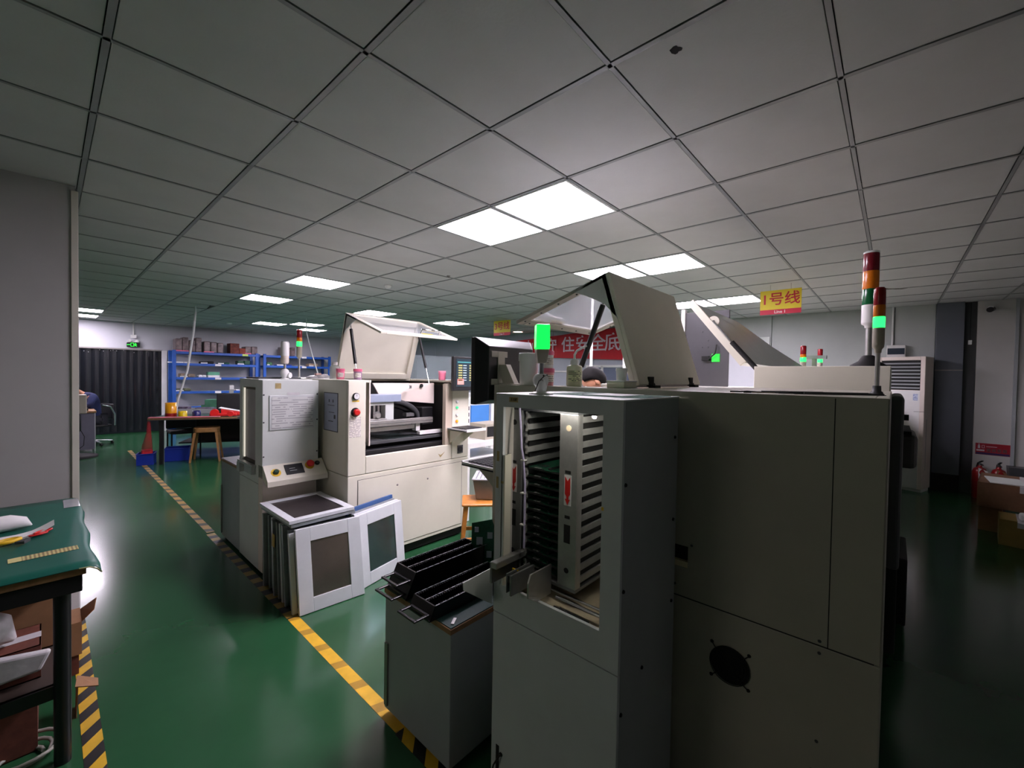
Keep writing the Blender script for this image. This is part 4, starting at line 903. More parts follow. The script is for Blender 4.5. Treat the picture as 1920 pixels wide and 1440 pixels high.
# reflow oven further along with two small towers
ov = thing('reflow_oven', 'long cream oven far down the near line, mostly hidden', 'machine', (4.75, .1, 0)); m = L2W(ov)
MB(m).box(0, 3.1, 0, 1.1, .15, 1.05).build('body', cream, ov, .006); MB(m).prism([(0, 0, 1.05), (0, .1, 1.30), (0, 1.0, 1.30), (0, 1.1, 1.05)], (3.1, 0, 0)).build('hood', cream, ov, .004)
for a in (.1, 1.5, 2.9):
    for b in (.1, .95): MB(m).box(a, a+.08, b, b+.08, 0, .15).build('leg', blackm, ov)
tower('signal_tower', 'small distant signal tower with lit green band, left of two', (6.0, .80, 1.301), .030, [(greenhot, .05), (amberlens, .035), (redlens, .09)], .21, 'flange', bodyh=.20)
tower('signal_tower', 'small distant signal tower with lit green band, right of two', (7.2, .765, 1.301), .030, [(greenhot, .05), (amberlens, .035), (redlens, .09)], .28, 'flange', bodyh=.16)
t = thing('camera_module', 'small grey bracket device beside the left distant tower', 'device', (6.25, .72, 1.301)); MB(L2W(t)).box(-.03, .03, -.02, .02, 0, .50).build('stem', steel, t); MB(L2W(t)).box(-.05, .05, -.12, .08, .46, .50).build('arm', greyen, t)

# ------------------------------------------------------------------ hanging signs and banner
def linesign(label, x, ya, yb, z0, z1, cn, en):
    t = thing('hanging_sign', label, 'sign', (x, (ya+yb)/2, z0)); w = yb-ya; h = z1-z0
    MB().box(x, x+.006, ya, yb, z0+h*.2, z1).build('sign_board', mat('sign_yellow', (232, 210, 40), .5, 0, .02, 5), t)
    MB().box(x, x+.006, ya, yb, z0, z0+h*.2).build('sign_band', mat('sign_red', (206, 24, 60), .5, 0, .02, 5), t)
    text(cn, 'lettering', mat('letter_red', (196, 30, 48), .5, 0, 0), (x-.002, (ya+yb)/2, z0+h*.60), -YY, ZZ, h*.56, t)
    text(en, 'lettering', mat('letter_white', (240, 226, 226), .5, 0, 0), (x-.002, (ya+yb)/2, z0+h*.095), -YY, ZZ, h*.17, t)
    wr_ = MB()
    for y in (ya+w*.25, yb-w*.25): wr_.tube([(x+.003, y, z1), (x+.003, y, CE)], .0015, 5)
    wr_.tube([(x+.003, ya+w*.25, z1), (x+.003, (ya+yb)/2, z1-.012), (x+.003, yb-w*.25, z1)], .0015, 5).build('hanging_wire', steel, t)
    return t
linesign('yellow hanging sign for line 1 with a red band, right of the lit panels', 5.65, .785, 1.19, 2.258, 2.535, '1号线', 'Line 1')
linesign('yellow hanging sign for line 3 above the black monitor, seen far off', 6.05, 5.55, 6.0, 2.29, 2.585, '3号线', 'Line 3')
t = thing('banner', 'red cloth banner with pale characters hung across the far right wall', 'banner', (8.33, 5.8, 2.0)); bp_ = []
n = 24
for k in range(n+1):
    y = 8.6-(8.6-3.6)*k/n; f = (7.16-y)/(7.16-4.35)
    zt_ = min(2.43+.16*f, CE-.01); zb_ = 1.99-.11*f
    bp_.append((y, zt_, zb_, .012*math.sin(k*1.7)))
vs = []
for (y, a, b_, w) in bp_: vs += [(8.33+w, y, a), (8.33+w*1.5, y, (a+b_)/2), (8.33+w, y, b_), (8.335+w, y, a), (8.335+w*1.5, y, (a+b_)/2), (8.335+w, y, b_)]
fs = []
for k in range(n):
    a, b_ = 6*k, 6*(k+1); fs += [(a, b_, b_+1, a+1), (a+1, b_+1, b_+2, a+2), (a+3, a+4, b_+4, b_+3), (a+4, a+5, b_+5, b_+4), (a, a+3, b_+3, b_), (a+2, b_+2, b_+5, a+5)]
MB().add(vs, fs).build('banner_cloth', mat('banner_red', (188, 20, 34), .6, 0, .05, 5), t)
for ch, y in zip('山守住安全底线', (6.98, 6.26, 5.76, 5.35, 4.95, 4.58, 4.21)):
    f = (7.16-y)/(7.16-4.35)
    text(ch, 'banner_character', mat('banner_white', (214, 196, 206), .6, 0, 0), (8.312, y, 2.215+.035*f), -YY, Vector((0, 0, 1)), .35+.07*f, t)
# cords that hold it and drop to the machines
def cord(label, pts, r, name='cable_drop', m=cable_w): 
    t = thing(name, label, 'cable', pts[0]); MB().tube(pts, r, 8).build('cable', m, t); return t
cord('white cable conduit hanging from the ceiling gap down to the workbench', [(1.72, 8.95, CE), (1.72, 8.95, 2.5), (1.70, 8.95, 2.2), (1.62, 9.0, 1.5), (1.50, 9.05, 1.0), (1.47, 9.05, .77)], .017)
cord('thin white cable dropping behind the lit tower over the left loader', [(3.55, 8.9, CE), (3.56, 8.9, 2.3), (3.62, 8.8, 1.9), (3.70, 8.7, 1.5), (3.72, 8.7, 1.2)], .012)
cord('white vertical pole behind the wash bottle spout', [(4.47, 2.75, CE), (4.47, 2.75, 1.0)], .018, 'ceiling_pole', white)
cord('white vertical pole beside the raised cover edge', [(5.0, 2.58, CE), (5.0, 2.58, 1.0)], .022, 'ceiling_pole', white)

# ------------------------------------------------------------------ detectors, exit sign, wall devices
t = thing('smoke_detector', 'round smoke detector on the ceiling near the left aisle lights', 'detector', (2.87, 4.72, CE)); MB(L2W(t)).lathe((0,0,-.035), [(.02, 0), (.035, .006), (.045, .02), (.05, .024), (.05, .034)], 20).build('detector_body', white, t)
t = thing('smoke_detector', 'small far smoke detector above the blue shelving', 'detector', (2.8, 11.3, CE)); MB(L2W(t)).lathe((0,0,-.035), [(.03, 0), (.05, .006), (.06, .02), (.06, .034)], 20).build('detector_body', white, t)
t = thing('sprinkler', 'tiny sprinkler head in the middle of the ceiling', 'sprinkler', (3.01, 3.71, CE)); MB(L2W(t)).lathe((0,0,-.02), [(.012, 0), (.012, .003), (.005, .006), (.02, .014), (.02, .02)], 12).build('sprinkler_body', steel, t)
t = thing('exit_sign', 'green lit exit sign with twin lamps above the dark curtain', 'sign', (1.365, Y1-.05, 2.03))
MB().box(1.25, 1.48, Y1-.06, Y1-.001, 2.028, 2.125).build('sign_box', black, t, .003)
ex = mat('exit_green', (40, 255, 60), .4, 0, 0, emit=1.6); e = MB(); yy = Y1-.0625
e.box(1.262, 1.305, yy, yy+.002, 2.070, 2.080).prism([(1.262, yy, 2.060), (1.262, yy, 2.090), (1.25, yy, 2.075)], (0, .002, 0))
e.frame((1.315, yy, 2.037), XX, ZZ, .055, .080, .006, (0, .002, 0)); e.lathe((1.40, yy+.002, 2.108), [(.008, 0), (.008, .002)], 10, (0,-1,0))
e.prism([(1.385, yy, 2.097), (1.402, yy, 2.099), (1.408, yy, 2.072), (1.396, yy, 2.068)], (0, .002, 0)).prism([(1.396, yy, 2.07), (1.406, yy, 2.07), (1.424, yy, 2.045), (1.418, yy, 2.039)], (0, .002, 0)).prism([(1.396, yy, 2.07), (1.404, yy, 2.066), (1.384, yy, 2.042), (1.378, yy, 2.047)], (0, .002, 0)).prism([(1.384, yy, 2.095), (1.390, yy, 2.089), (1.374, yy, 2.075), (1.370, yy, 2.080)], (0, .002, 0)).prism([(1.402, yy, 2.096), (1.405, yy, 2.088), (1.424, yy, 2.083), (1.424, yy, 2.089)], (0, .002, 0))
e.build('running_figure', ex, t)
for x in (1.30, 1.43): MB().lathe((x, Y1-.07, 2.165), [(.03, -.03), (.034, .0), (.028, .012)], 16, (-.1, -1, -.3)).build('lamp_head', white, t)
MB().box(1.27, 1.46, Y1-.05, Y1, 2.135, 2.165).build('lamp_bar', white, t)
t = thing('junction_box', 'white junction box and conduit above the exit sign', 'junction box', (1.37, Y1, 2.25)); MB().box(1.32, 1.42, Y1-.05, Y1, 2.235, 2.31).build('box_body', white, t, .004); MB().tube([(1.37, Y1-.02, 2.31), (1.37, Y1-.02, CE)], .013, 8).build('conduit', white, t)
t = thing('distribution_box', 'grey-fronted electrical box on the right wall above the air conditioner', 'electrical box', (X1, -.01, 1.84))
MB().box(X1-.09, X1, -.115, .09, 1.845, 2.035).build('box_body', white, t, .006); MB().box(X1-.094, X1-.09, -.105, .08, 1.90, 1.99).build('box_window', mat('dark_window_plastic', (52, 62, 74), .25), t)
t = thing('security_camera', 'small dark security camera high on the white right wall', 'camera', (X1-.10, -.92, 2.47))
MB(L2W(t)).box(-.03, .10, -.02, .02, .02, .04).build('bracket', white, t); MB(L2W(t)).lathe((0,0,0), [(.032, -.06), (.034, .05)], 16, (-1, .3, -.2)).build('camera_barrel', blackm, t)
t = thing('bell_push', 'tiny white pendant on the dark recess of the right wall', 'switch', (X1-.01, -.75, 2.02)); MB(L2W(t)).box(-.02, .0, -.018, .018, 0, .06).build('switch_body', white, t, .004); MB(L2W(t)).tube([(-.01, 0, .06), (-.01, 0, .57)], .004, 6).build('switch_cord', blackm, t)
# fire notice
t = thing('fire_notice', 'red fire extinguisher notice on the white wall at the right', 'sign', (X1-.004, -.99, .55))
MB().box(X1-.004, X1, -1.145, -.838, .548, .70).build('notice_board', mat('notice_red', (150, 24, 40), .5, 0, .03, 6), t, .003); MB().box(X1-.0055, X1-.004, -1.14, -.843, .552, .578).build('notice_band', mat('notice_violet', (50, 32, 84), .5), t)
nw = mat('notice_white', (200, 186, 192), .5); g = MB()
g.box(X1-.006, X1-.004, -.875, -.865, .655, .69).box(X1-.006, X1-.004, -.880, -.860, .63, .67).box(X1-.006, X1-.004, -.92, -.848, .595, .615); g.frame((X1-.006, -.895, .635), -YY, ZZ, .025, .04, .004, (.002, 0, 0)); g.box(X1-.006, X1-.004, -1.03, -.935, .655, .662)
g.build('notice_symbol', nw, t); 
for k in range(4): MB().box(X1-.006, X1-.004, -.975-k*.047, -.94-k*.047, .592, .635).build('notice_picture', mat('notice_picture_print', (120, 70, 74), .5, 0, .4, 90), t)
# extinguishers
def exting(label, x, y, rz, card):
    t = thing('fire_extinguisher', label, 'fire extinguisher', (x, y, 0), rz); m = L2W(t)
    MB(m).lathe((0,0,0), [(.065, 0), (.07, .006), (.07, .34), (.055, .385), (.022, .405), (.02, .43)], 24).build('cylinder', mat('dark_red_enamel', (150, 22, 26), .3), t)
    MB(m).box(-.012, .012, -.012, .012, .43, .46).build('valve', chrome, t)
    MB(m).prism([(-.07, -.01, .50), (.02, -.01, .468), (.02, -.01, .455), (-.07, -.01, .49)], (0, .02, 0)).prism([(-.08, -.01, .445), (.02, -.01, .452), (.02, -.01, .445), (-.08, -.01, .437)], (0, .02, 0)).build('lever', blackm, t)
    MB(m).tube([(.01, 0, .445), (.06, 0, .45), (.09, 0, .40), (.085, 0, .28)], .008, 8).build('hose', blackm, t)
    MB(m).prism([(-.055, -.055, .36), (-.055, .03, .40), (-.078, .035, .26), (-.078, -.05, .23)], (.002, 0, 0)).build('inspection_card', card, t)
exting('fire extinguisher with white card, left one under the notice', 8.2, -.865, .2, paper); exting('fire extinguisher with tan card, right one under the notice', 8.2, -1.03, .1, carton)
t = thing('bin_stack', 'stack of dark grey crates right of the extinguishers', 'crate', (8.0, -1.15, 0)); 
for k in range(3): taper(MB(Matrix.Translation((8.05, -1.16, .16*k))), .08, .07, .09, .08, 0, .15).build('crate', darkgrey, t, .004)

# air conditioner, turned a little from the wall
ac = thing('air_conditioner', 'tall white floor-standing air conditioner by the right wall', 'air conditioner', (7.925, -.313, 0), math.radians(-17)); m = L2W(ac)
# local: x depth 0..0.32 (away from camera), y width 0..0.52
MB(m).box(.02, .32, 0, .52, .04, 1.85).build('cabinet', cream_in, ac, .012, seg=3); MB(m).box(.03, .30, .01, .51, 0, .04).build('base', white, ac, .004)
MB(m).box(0, .02, 0, .05, .04, 1.85).box(0, .02, .47, .52, .04, 1.85).box(0, .02, .05, .47, 1.80, 1.85).build('front_surround', cream_in, ac, .006)
MB(m).box(.008, .02, .05, .47, .60, 1.385).build('front_panel', white, ac, .004); MB(m).box(.004, .02, .05, .47, .04, .59).build('intake_panel', greyen2, ac, .004)
MB(m).box(.018, .021, .05, .47, 1.39, 1.80).build('outlet_recess', blackm, ac)
for k in range(8): MB(m).prism([(.0, .055, 1.41+k*.048), (.018, .055, 1.425+k*.048), (.018, .055, 1.430+k*.048), (.0, .055, 1.416+k*.048)], (0, .41, 0)).build('louvre', greyen, ac)
MB(m).box(.007, .0085, .30, .46, 1.22, 1.27).build('display_window', black, ac); MB(m).box(.007, .0085, .07, .12, 1.25, 1.34).build('energy_label', printed('energy_label_print', (196, 206, 226), (90, 110, 170), .012, 'YZ'), ac); 
MB(m).box(.10, .106, -.002, 0, .3, 1.0).build('side_seam', greyen, ac)
MB(m).tube([(.0, -.0, 1.10), (-.02, .10, 1.10)], .002, 5).build('hanging_wire', rubber, ac)

# cardboard at the right edge
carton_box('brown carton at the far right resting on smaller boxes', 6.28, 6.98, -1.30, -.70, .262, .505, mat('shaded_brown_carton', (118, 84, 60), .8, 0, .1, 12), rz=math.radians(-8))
carton_box('small pale carton standing under the left end of the big one', 6.42, 6.72, -.86, -.70, 0, .26, carton, rz=math.radians(-8), tape=False)
carton_box('ochre-sided carton in front of the others at the right edge', 5.95, 6.30, -1.05, -.78, 0, .24, mat('ochre_carton', (150, 124, 66), .8, 0, .1, 10), rz=math.radians(-6))
t = thing('plastic_bundle', 'white crumpled plastic bundle on the ochre-sided carton', 'bag', (6.0, -.92, .242)); MB(L2W(t)).box(-.05, .06, -.07, .03, 0, .07).build('wrapped_pack', paper, t, .02, seg=3); MB(L2W(t)).prism([(-.09, -.10, 0), (-.04, .04, .004), (-.12, .06, .001), (-.19, -.05, -.01)], (0, 0, .003)).build('film', poly, t)
t = thing('storage_tray', 'pale plastic tray lying on the big carton at the right', 'tray', (6.5, -.86, .507)); MB(L2W(t)).box(-.18, .2, -.12, .12, 0, .012).build('tray', greyen2, t, .004)

# ------------------------------------------------------------------ near-left table with green mat
tb = thing('work_table', 'near-left work table with a green mat and black steel frame', 'table', (-.5, 2.9, 0)); 
TX0, TX1, TY0, TY1, TZ = -1.35, .098, 2.262, 3.52, .748
MB().box(TX0, TX1, TY0, TY1, TZ-.03, TZ-.004).build('table_top', ply, tb, .002)
mt_ = MB(); n = 14; vs = []; fs = []
prof = [(TX0, 0), (TX1-.03, 0), (TX1+.0, -.001), (TX1+.016, -.006), (TX1+.027, -.018), (TX1+.031, -.03)]
for j in range(n+1):
    y = TY0-.006+(TY1-TY0+.006)*j/n
    for q, (x, dz) in enumerate(prof):
        wv = (0 if q < 2 else .006*math.sin(j*1.3)*(q-1)/4) + (.010*(1-j/3) if j < 3 and q > 2 else 0)
        vs.append((x+wv, y, TZ+dz))
m6 = len(prof)
for j in range(n):
    for q in range(m6-1): fs.append((j*m6+q, j*m6+q+1, (j+1)*m6+q+1, (j+1)*m6+q))
mt_.smooth = True; mt_.add(vs, fs); mo_ = mt_.build('rubber_mat', matgreen, tb)
so = mo_.modifiers.new('thick', 'SOLIDIFY'); so.thickness = .003; so.offset = -1
MB().tube([(TX1-.02, TY0-.008, TZ-.002), (TX1+.01, TY0-.009, TZ-.004), (TX1+.03, TY0-.006, TZ-.018), (TX1+.042, TY0-.002, TZ-.035)], .003, 6).build('mat_edge', mat('pale_mat_edge', (150, 156, 110), .6), mo_)
MB().box(TX0, TX1-.01, TY0+.006, TY0+.04, TZ-.095, TZ-.032).box(TX1-.045, TX1-.01, TY0+.04, TY1-.01, TZ-.095, TZ-.032).build('apron', blackm, tb, .003)
for (x, y) in ((.035, TY0+.05), (.035, TY1-.06), (TX0+.06, TY0+.05), (TX0+.06, TY1-.06)): MB().lathe((x, y, 0), [(.024, 0), (.024, TZ-.095)], 16).build('leg', black, tb)
MB().box(TX0, .03, TY0+.06, TY1-.06, .28, .30).build('lower_shelf', mat('dark_board', (58, 46, 38), .7), tb, .002)
MB().box(TX0, .03, TY0+.055, TY0+.075, .25, .30).build('shelf_rail', black, tb)
ZT = TZ+.001
t = thing('parcel_tape_strip', 'striped yellow paper tape stuck across the green table mat', 'tape', (-.01, 2.52, ZT), math.radians(3))
MB(L2W(t)).box(-.095, .095, -.028, .028, 0, .0008).build('tape_paper', stripes('ruled_tape_print', (206, 196, 136), (150, 132, 92), .0115, 1, .0, .52), t); MB(L2W(t)).box(-.095, -.06, -.028, .028, .0008, .0012).build('tape_end', mat('yellow_paper', (212, 204, 140), .6), t)
t = thing('clear_tape_patch', 'glossy clear patch near the far corner of the green mat', 'tape', (.088, 3.38, ZT)); MB(L2W(t)).box(-.03, .03, -.10, .10, 0, .0008).build('patch', mat('silver_film', (190, 194, 200), .12, .3), t)
t = thing('paper_bag', 'white crumpled bag lying on the green table at the left edge', 'bag', (-.135, 2.98, ZT), .1)
mb = MB(L2W(t)); mb.smooth = True
mb.tube([(-.25, 0, .03), (-.10, .0, .036), (.02, .01, .036), (.06, .01, .028), (.085, .012, .008)], [.04, .038, .036, .026, .004], 14); mb.build('bag_body', paper, t)
t = thing('paper_sheet', 'curling sheet of white paper under the scissors', 'paper', (-.14, 2.83, ZT)); mb = MB(L2W(t)); vs = []; n = 12
for k in range(n+1):
    f = k/n; x = -.12+.28*f; z = .001+.05*max(0, f-.72)**1.3*3; yy_ = .07*max(0, f-.55)*2
    vs += [(x, -.10+yy_+.05*f, z), (x, .07+yy_-.02*f, z+.001)]
mb.smooth = True; mb.add(vs, [(2*k, 2*k+2, 2*k+3, 2*k+1) for k in range(n)]).build('sheet', paper, t)
def loop(cx, cy, z, a, b, rot, r, n=18): return [(cx+a*math.cos(2*math.pi*k/n)*math.cos(rot)-b*math.sin(2*math.pi*k/n)*math.sin(rot), cy+a*math.cos(2*math.pi*k/n)*math.sin(rot)+b*math.sin(2*math.pi*k/n)*math.cos(rot), z) for k in range(n+1)]
t = thing('scissors', 'scissors with red-rimmed handles lying on the paper', 'scissors', (-.06, 2.80, ZT+.004)); m = L2W(t)
MB(m).tube(loop(.045, .035, .008, .035, .013, .75, 0), .004, 6).build('handle', red, t); MB(m).tube(loop(.03, .01, .006, .030, .011, .35, 0), .004, 6).build('handle', red, t)
MB(m).prism([(.012, .0, .004), (.02, .012, .004), (-.06, -.035, .004), (-.066, -.042, .004)], (0, 0, .002)).build('blade', steel, t); MB(m).prism([(.012, .0, .007), (.02, .012, .007), (-.05, -.05, .007), (-.058, -.052, .007)], (0, 0, .002)).build('blade', steel, t)
t = thing('tape_dispenser', 'yellow roll of tape with grey cutter lying beside the scissors', 'tape', (-.115, 2.76, ZT+.003), .4); m = L2W(t)
MB(m).tube(loop(0, 0, .012, .036, .020, 0, 0), .008, 8).build('roll', yellow, t); MB(m).prism([(.0, -.05, .004), (.045, -.03, .004), (.05, -.05, .004), (.02, -.075, .004)], (0, 0, .012)).build('cutter', darkgrey, t, .002)
# things under and beside that table
carton_box('open carton with tan flaps on the shelf below the green table', -.22, .03, 2.66, 3.0, .302, .56, carton, flaps=True)
carton_box('long flat carton on the shelf behind the table leg', -.75, -.02, 2.42, 2.62, .302, .43, cartondk)
carton_box('carton standing on the floor below the table shelf, deep in shadow', -.55, -.03, 2.45, 2.95, 0, .24, cartondk)
t = thing('packing_bag', 'large white plastic bag bulging on the shelf below the green table', 'bag', (-.20, 2.46, .432)); mb = MB(L2W(t)); mb.smooth = True
mb.tube([(-.40, 0, .06), (-.15, 0, .09), (.0, .01, .10), (.07, .02, .07), (.11, .03, .02)], [.08, .10, .09, .06, .01], 14).build('bag_film', poly, t)
t = thing('bubble_wrap', 'folded translucent wrap hanging from the lower shelf edge', 'wrap', (-.18, 2.385, .36)); mb = MB(L2W(t)); mb.prism([(-.6, 0, -.06), (.16, 0, -.02), (.19, 0, .05), (.05, 0, .075), (-.6, 0, .05)], (0, .03, 0)).build('wrap_film', poly, t, .012, seg=3)
t = thing('coiled_hose', 'coil of pale cable on the floor below the near-left table', 'cable', (-.07, 2.42, 0)); pts = []
for k in range(40):
    a = k*.42; r = .055+.0016*k; pts.append((r*math.cos(a), r*.8*math.sin(a), .010+.0004*k+.012*(k//15)))
MB(L2W(t)).tube(pts, .007, 7).build('hose', mat('pale_hose', (150, 150, 140), .5), t)
t = thing('cardboard_flap', 'torn tan cardboard piece lying over the striped tape', 'cardboard', (.115, 2.62, .10)); MB().prism([(.075, 2.55, .14), (.145, 2.53, .12), (.15, 2.63, .10), (.085, 2.66, .13)], (0, 0, .004)).build('flap', carton, t); MB().prism([(.078, 2.56, 0), (.078, 2.65, 0), (.082, 2.65, .135), (.082, 2.56, .135)], (.003, 0, 0)).build('flap', carton, t)
t = thing('cardboard_flap', 'folded tan carton end poking out beyond the table leg', 'cardboard', (.10, 3.05, 0)); MB().box(.03, .11, 2.92, 3.10, .10, .26).build('carton_end', carton, t); MB().prism([(.11, 2.92, .26), (.11, 3.08, .26), (.165, 3.02, .32), (.15, 2.90, .31)], (.003, 0, 0)).build('flap', carton, t)
MB().box(.035, .10, 2.93, 3.09, .0, .10).build('carton_end', cartondk, t)
t = thing('paper_pack', 'white pack with a blue stripe standing behind the table corner', 'packet', (.07, 3.25, .0)); MB().box(.03, .115, 3.16, 3.34, 0, .50).build('pack_body', paper, t, .006); MB().box(.029, .1155, 3.159, 3.341, .42, .45).build('pack_stripe', bluebin, t)

# ------------------------------------------------------------------ curtained doorway
cu = thing('strip_curtain', 'dark plastic strip curtain filling the doorway in the far wall', 'curtain', (1.05, Y1+.02, 0))
cum = mat('dark_pvc', (22, 25, 30), .22, 0, .15, 5)
xs = .21; k = 0
while xs < 1.87:
    w = min(.155, 1.885-xs); mb = MB(); mb.smooth = True; n = 8; vs = []
    off = .012 if k % 2 else 0
    for a in range(n+1):
        f = a/n; yb_ = Y1+.03+off-.018*math.sin(math.pi*f)
        for z in (.05, .7, 1.4, 1.965): vs.append((xs+w*1.04*f, yb_+.004*math.sin(z*5+k), z))
    mb.add(vs, [(4*a+b, 4*a+4+b, 4*a+5+b, 4*a+1+b) for a in range(n) for b in range(3)]).build('curtain_strip', cum, cu); xs += w*.94; k += 1
for x in (.33, .55, .62, .80, .86, .98, 1.02, 1.08, 1.2, 1.38, 1.62): MB().lathe((x, Y1+.008, 1.93+random.uniform(-.06, .01)), [(.008, 0), (.005, .004)], 8, (0,-1,0)).build('rivet', alu, cu)

# ------------------------------------------------------------------ blue shelving and what stands on it
def shelving(label, x0, x1, zs_, tags):
    y0, y1 = 12.7, 13.22; t = thing('storage_rack', label, 'shelving', (x0, y0, 0)); H = 1.98
    for x in (x0, x1-.07):
        for y in (y0, y1-.05): MB().box(x, x+.07, y, y+.05, 0, H).build('post', blue, t, .004)
    for z in zs_:
        MB().box(x0+.07, x1-.07, y0, y0+.03, z-.06, z).box(x0+.07, x1-.07, y1-.04, y1-.01, z-.06, z).build('shelf_beam', blue, t, .004)
        MB().box(x0+.07, x1-.07, y0+.03, y1-.04, z-.012, z-.002).build('shelf_board', greyen, t)
    for (x, z, m_) in tags: MB().box(x, x+.13, y0-.003, y0, z-.055, z-.005).build('shelf_tag', m_, t)
    return t
lime = mat('lime_tag', (200, 230, 110), .6)
shelving('blue steel shelving left unit against the far wall', 2.0, 3.83, (1.95, 1.67, 1.33, .99, .62, .2), ((3.45, 1.95, lime), (2.85, 1.67, paper), (2.85, 1.33, paper), (2.85, .99, paper)))
shelving('blue steel shelving right unit against the far wall', 3.95, 5.80, (1.95, 1.67, 1.30, .96, .62, .2), ((4.95, 1.95, paper), (4.95, 1.67, paper)))
def bundle(label, x, w, z, h, m_, cat='bundle', d=.35, y=12.95, name='wrapped_bundle'):
    t = thing(name, label, cat, (x, y, z)); mb = MB(L2W(t)); k = max(2, int(w/.12))
    for q in range(k):
        a = -w/2+w*(q+.5)/k; hh = h*random.uniform(.75, 1.0); mb.box(a-w/k*.48, a+w/k*.48, -d/2, d/2*random.uniform(.7, 1), 0, hh)
    mb.build('wrapped_goods', m_, t, .02, seg=2); MB(L2W(t)).box(-w/2, -w/2+w*.5, -d/2-.002, -d/2, .005, .03).build('packing_strip', pinklid if z > 1.9 else paper, t); return t
wrapm = mat('wrapped_goods_film', (122, 104, 104), .3, 0, .45, 9, .6, 14)
bundle('big film-wrapped bundle, leftmost on top of the blue shelving', 2.33, .52, 1.952, .36, wrapm); bundle('film-wrapped bundle second from left on top of the blue shelving', 2.84, .42, 1.952, .31, wrapm)
t = carton_box('red-brown printed carton on top of the left blue shelving', 3.20, 3.40, 12.78, 13.1, 1.952, 2.22, mat('red_brown_carton', (120, 60, 50), .8, 0, .3, 12), tape=False)
t = carton_box('small brick-red carton beside the taller one on the blue shelving', 3.41, 3.56, 12.78, 13.1, 1.952, 2.10, mat('brick_carton', (150, 70, 54), .8, 0, .2, 12), tape=False)
bundle('film-wrapped bundle at the right end of the left blue shelving top', 3.68, .30, 1.952, .23, wrapm); bundle('round wrapped bundle on top of the right blue shelving', 4.62, .36, 1.952, .26, wrapm)
random.seed(11)
items = [(2.15, .42, 1.67, .035, paper, 'flat white tray stack at the left end of the second shelf', 'tray'), (2.70, .28, 1.67, .07, blackm, 'dark boards lying on the second shelf', 'boards'), (3.05, .26, 1.67, .06, pcbgreen, 'green boards lying on the second shelf', 'boards'), (3.50, .30, 1.67, .11, mat('bottle_green', (24, 70, 50), .4), 'dark green packs at the right end of the second shelf', 'boards'),
 (2.30, .30, 1.33, .10, mat('khaki_film', (128, 112, 92), .5, 0, .3, 12), 'khaki film heap on the third shelf', 'bundle'), (2.60, .16, 1.33, .07, paper, 'white slips stacked on the third shelf', 'paper'), (2.22, .30, .99, .08, mat('olive_parts', (90, 96, 70), .6, 0, .3, 14), 'olive parts heap on the fourth shelf', 'bundle'),
 (4.12, .14, 1.67, .10, mat('moss_pack', (60, 110, 70), .6), 'moss green pack at the left end of the right rack', 'boards'), (4.50, .40, 1.67, .03, bluebin, 'flat blue boards on the right rack second shelf', 'boards'), (4.95, .18, 1.67, .02, paper, 'white slips on the right rack second shelf', 'paper'), (5.30, .26, 1.67, .09, mat('tan_pack', (160, 140, 116), .7), 'tan pack on the right rack second shelf', 'boards'), (3.92-.45, .3, .99, .02, paper, 'white papers near the right of the fourth shelf', 'paper')]
for (x, w, z, h, m_, lab, cat) in items: bundle(lab, x, w, z+.0, h, m_, cat, .28, 12.88, 'shelf_goods')
t = thing('green_carton', 'green and white carton on the third shelf of the blue rack', 'box', (2.83, 12.82, 1.33)); MB(L2W(t)).box(-.12, .12, -.1, .1, 0, .055).build('lower_half', paper, t); MB(L2W(t)).box(-.12, .12, -.1, .1, .055, .135).build('upper_half', mat('mint_print', (90, 160, 130), .6), t)

# ------------------------------------------------------------------ far workbench
BR = math.radians(-26); wbk = thing('workbench', 'far workbench with green mat in front of the blue shelving', 'workbench', (1.05, 8.62, 0), BR); m = L2W(wbk)
MB(m).box(0, 3.0, 0, 1.7, .70, .735).build('bench_top', darkgrey, wbk, .003); MB(m).box(.02, 2.98, .02, 1.68, .735, .739).build('rubber_mat', mat('far_green_mat', (34, 84, 74), .25, 0, .05, 4), wbk)
MB(m).box(0, 1.2, -.003, 0, .712, .738).build('bench_edge', ply, wbk)
for (u, v) in ((.16, .06), (1.5, .06), (2.9, .06), (.16, 1.6), (1.5, 1.6), (2.9, 1.6)): MB(m).box(u-.025, u+.025, v-.025, v+.025, 0, .70).build('leg', blackm, wbk)
MB(m).box(.1, 2.9, 1.0, 1.6, .18, .20).build('lower_shelf', blackm, wbk)
def onb(u, v): p = m @ Vector((u, v, 0)); return (p.x, p.y)
def bench(name, lab, cat, u, v, rz=0, z=.74): x, y = onb(u, v); return thing(name, lab, cat, (x, y, z), rz+BR)
t = bench('paper_strip', 'red-pink strip hanging along the left bench edge', 'cloth', .2, .03); q = L2W(t); MB(q).box(-.19, .75, -.045, .03, 0, .012).build('strip', mat('pink_red_film', (214, 120, 132), .5), t)
t = thing('red_bag', 'long translucent red bag hanging from the bench corner into a blue bin', 'bag', (1.10, 8.58, .3)); mb = MB(); mb.smooth = True
mb.tube([(1.07, 8.66, .69), (1.07, 8.66, .5), (1.06, 8.72, .30), (1.06, 8.74, .24)], [.02, .03, .065, .07], 12).build('bag_film', mat('red_polythene', (180, 44, 54), .3, 0, .05, 8, alpha=.5), t); MB().box(.99, 1.13, 8.70, 8.80, .10, .235).build('bag_bottom', mat('bright_red_film', (225, 50, 60), .3), t, .02)
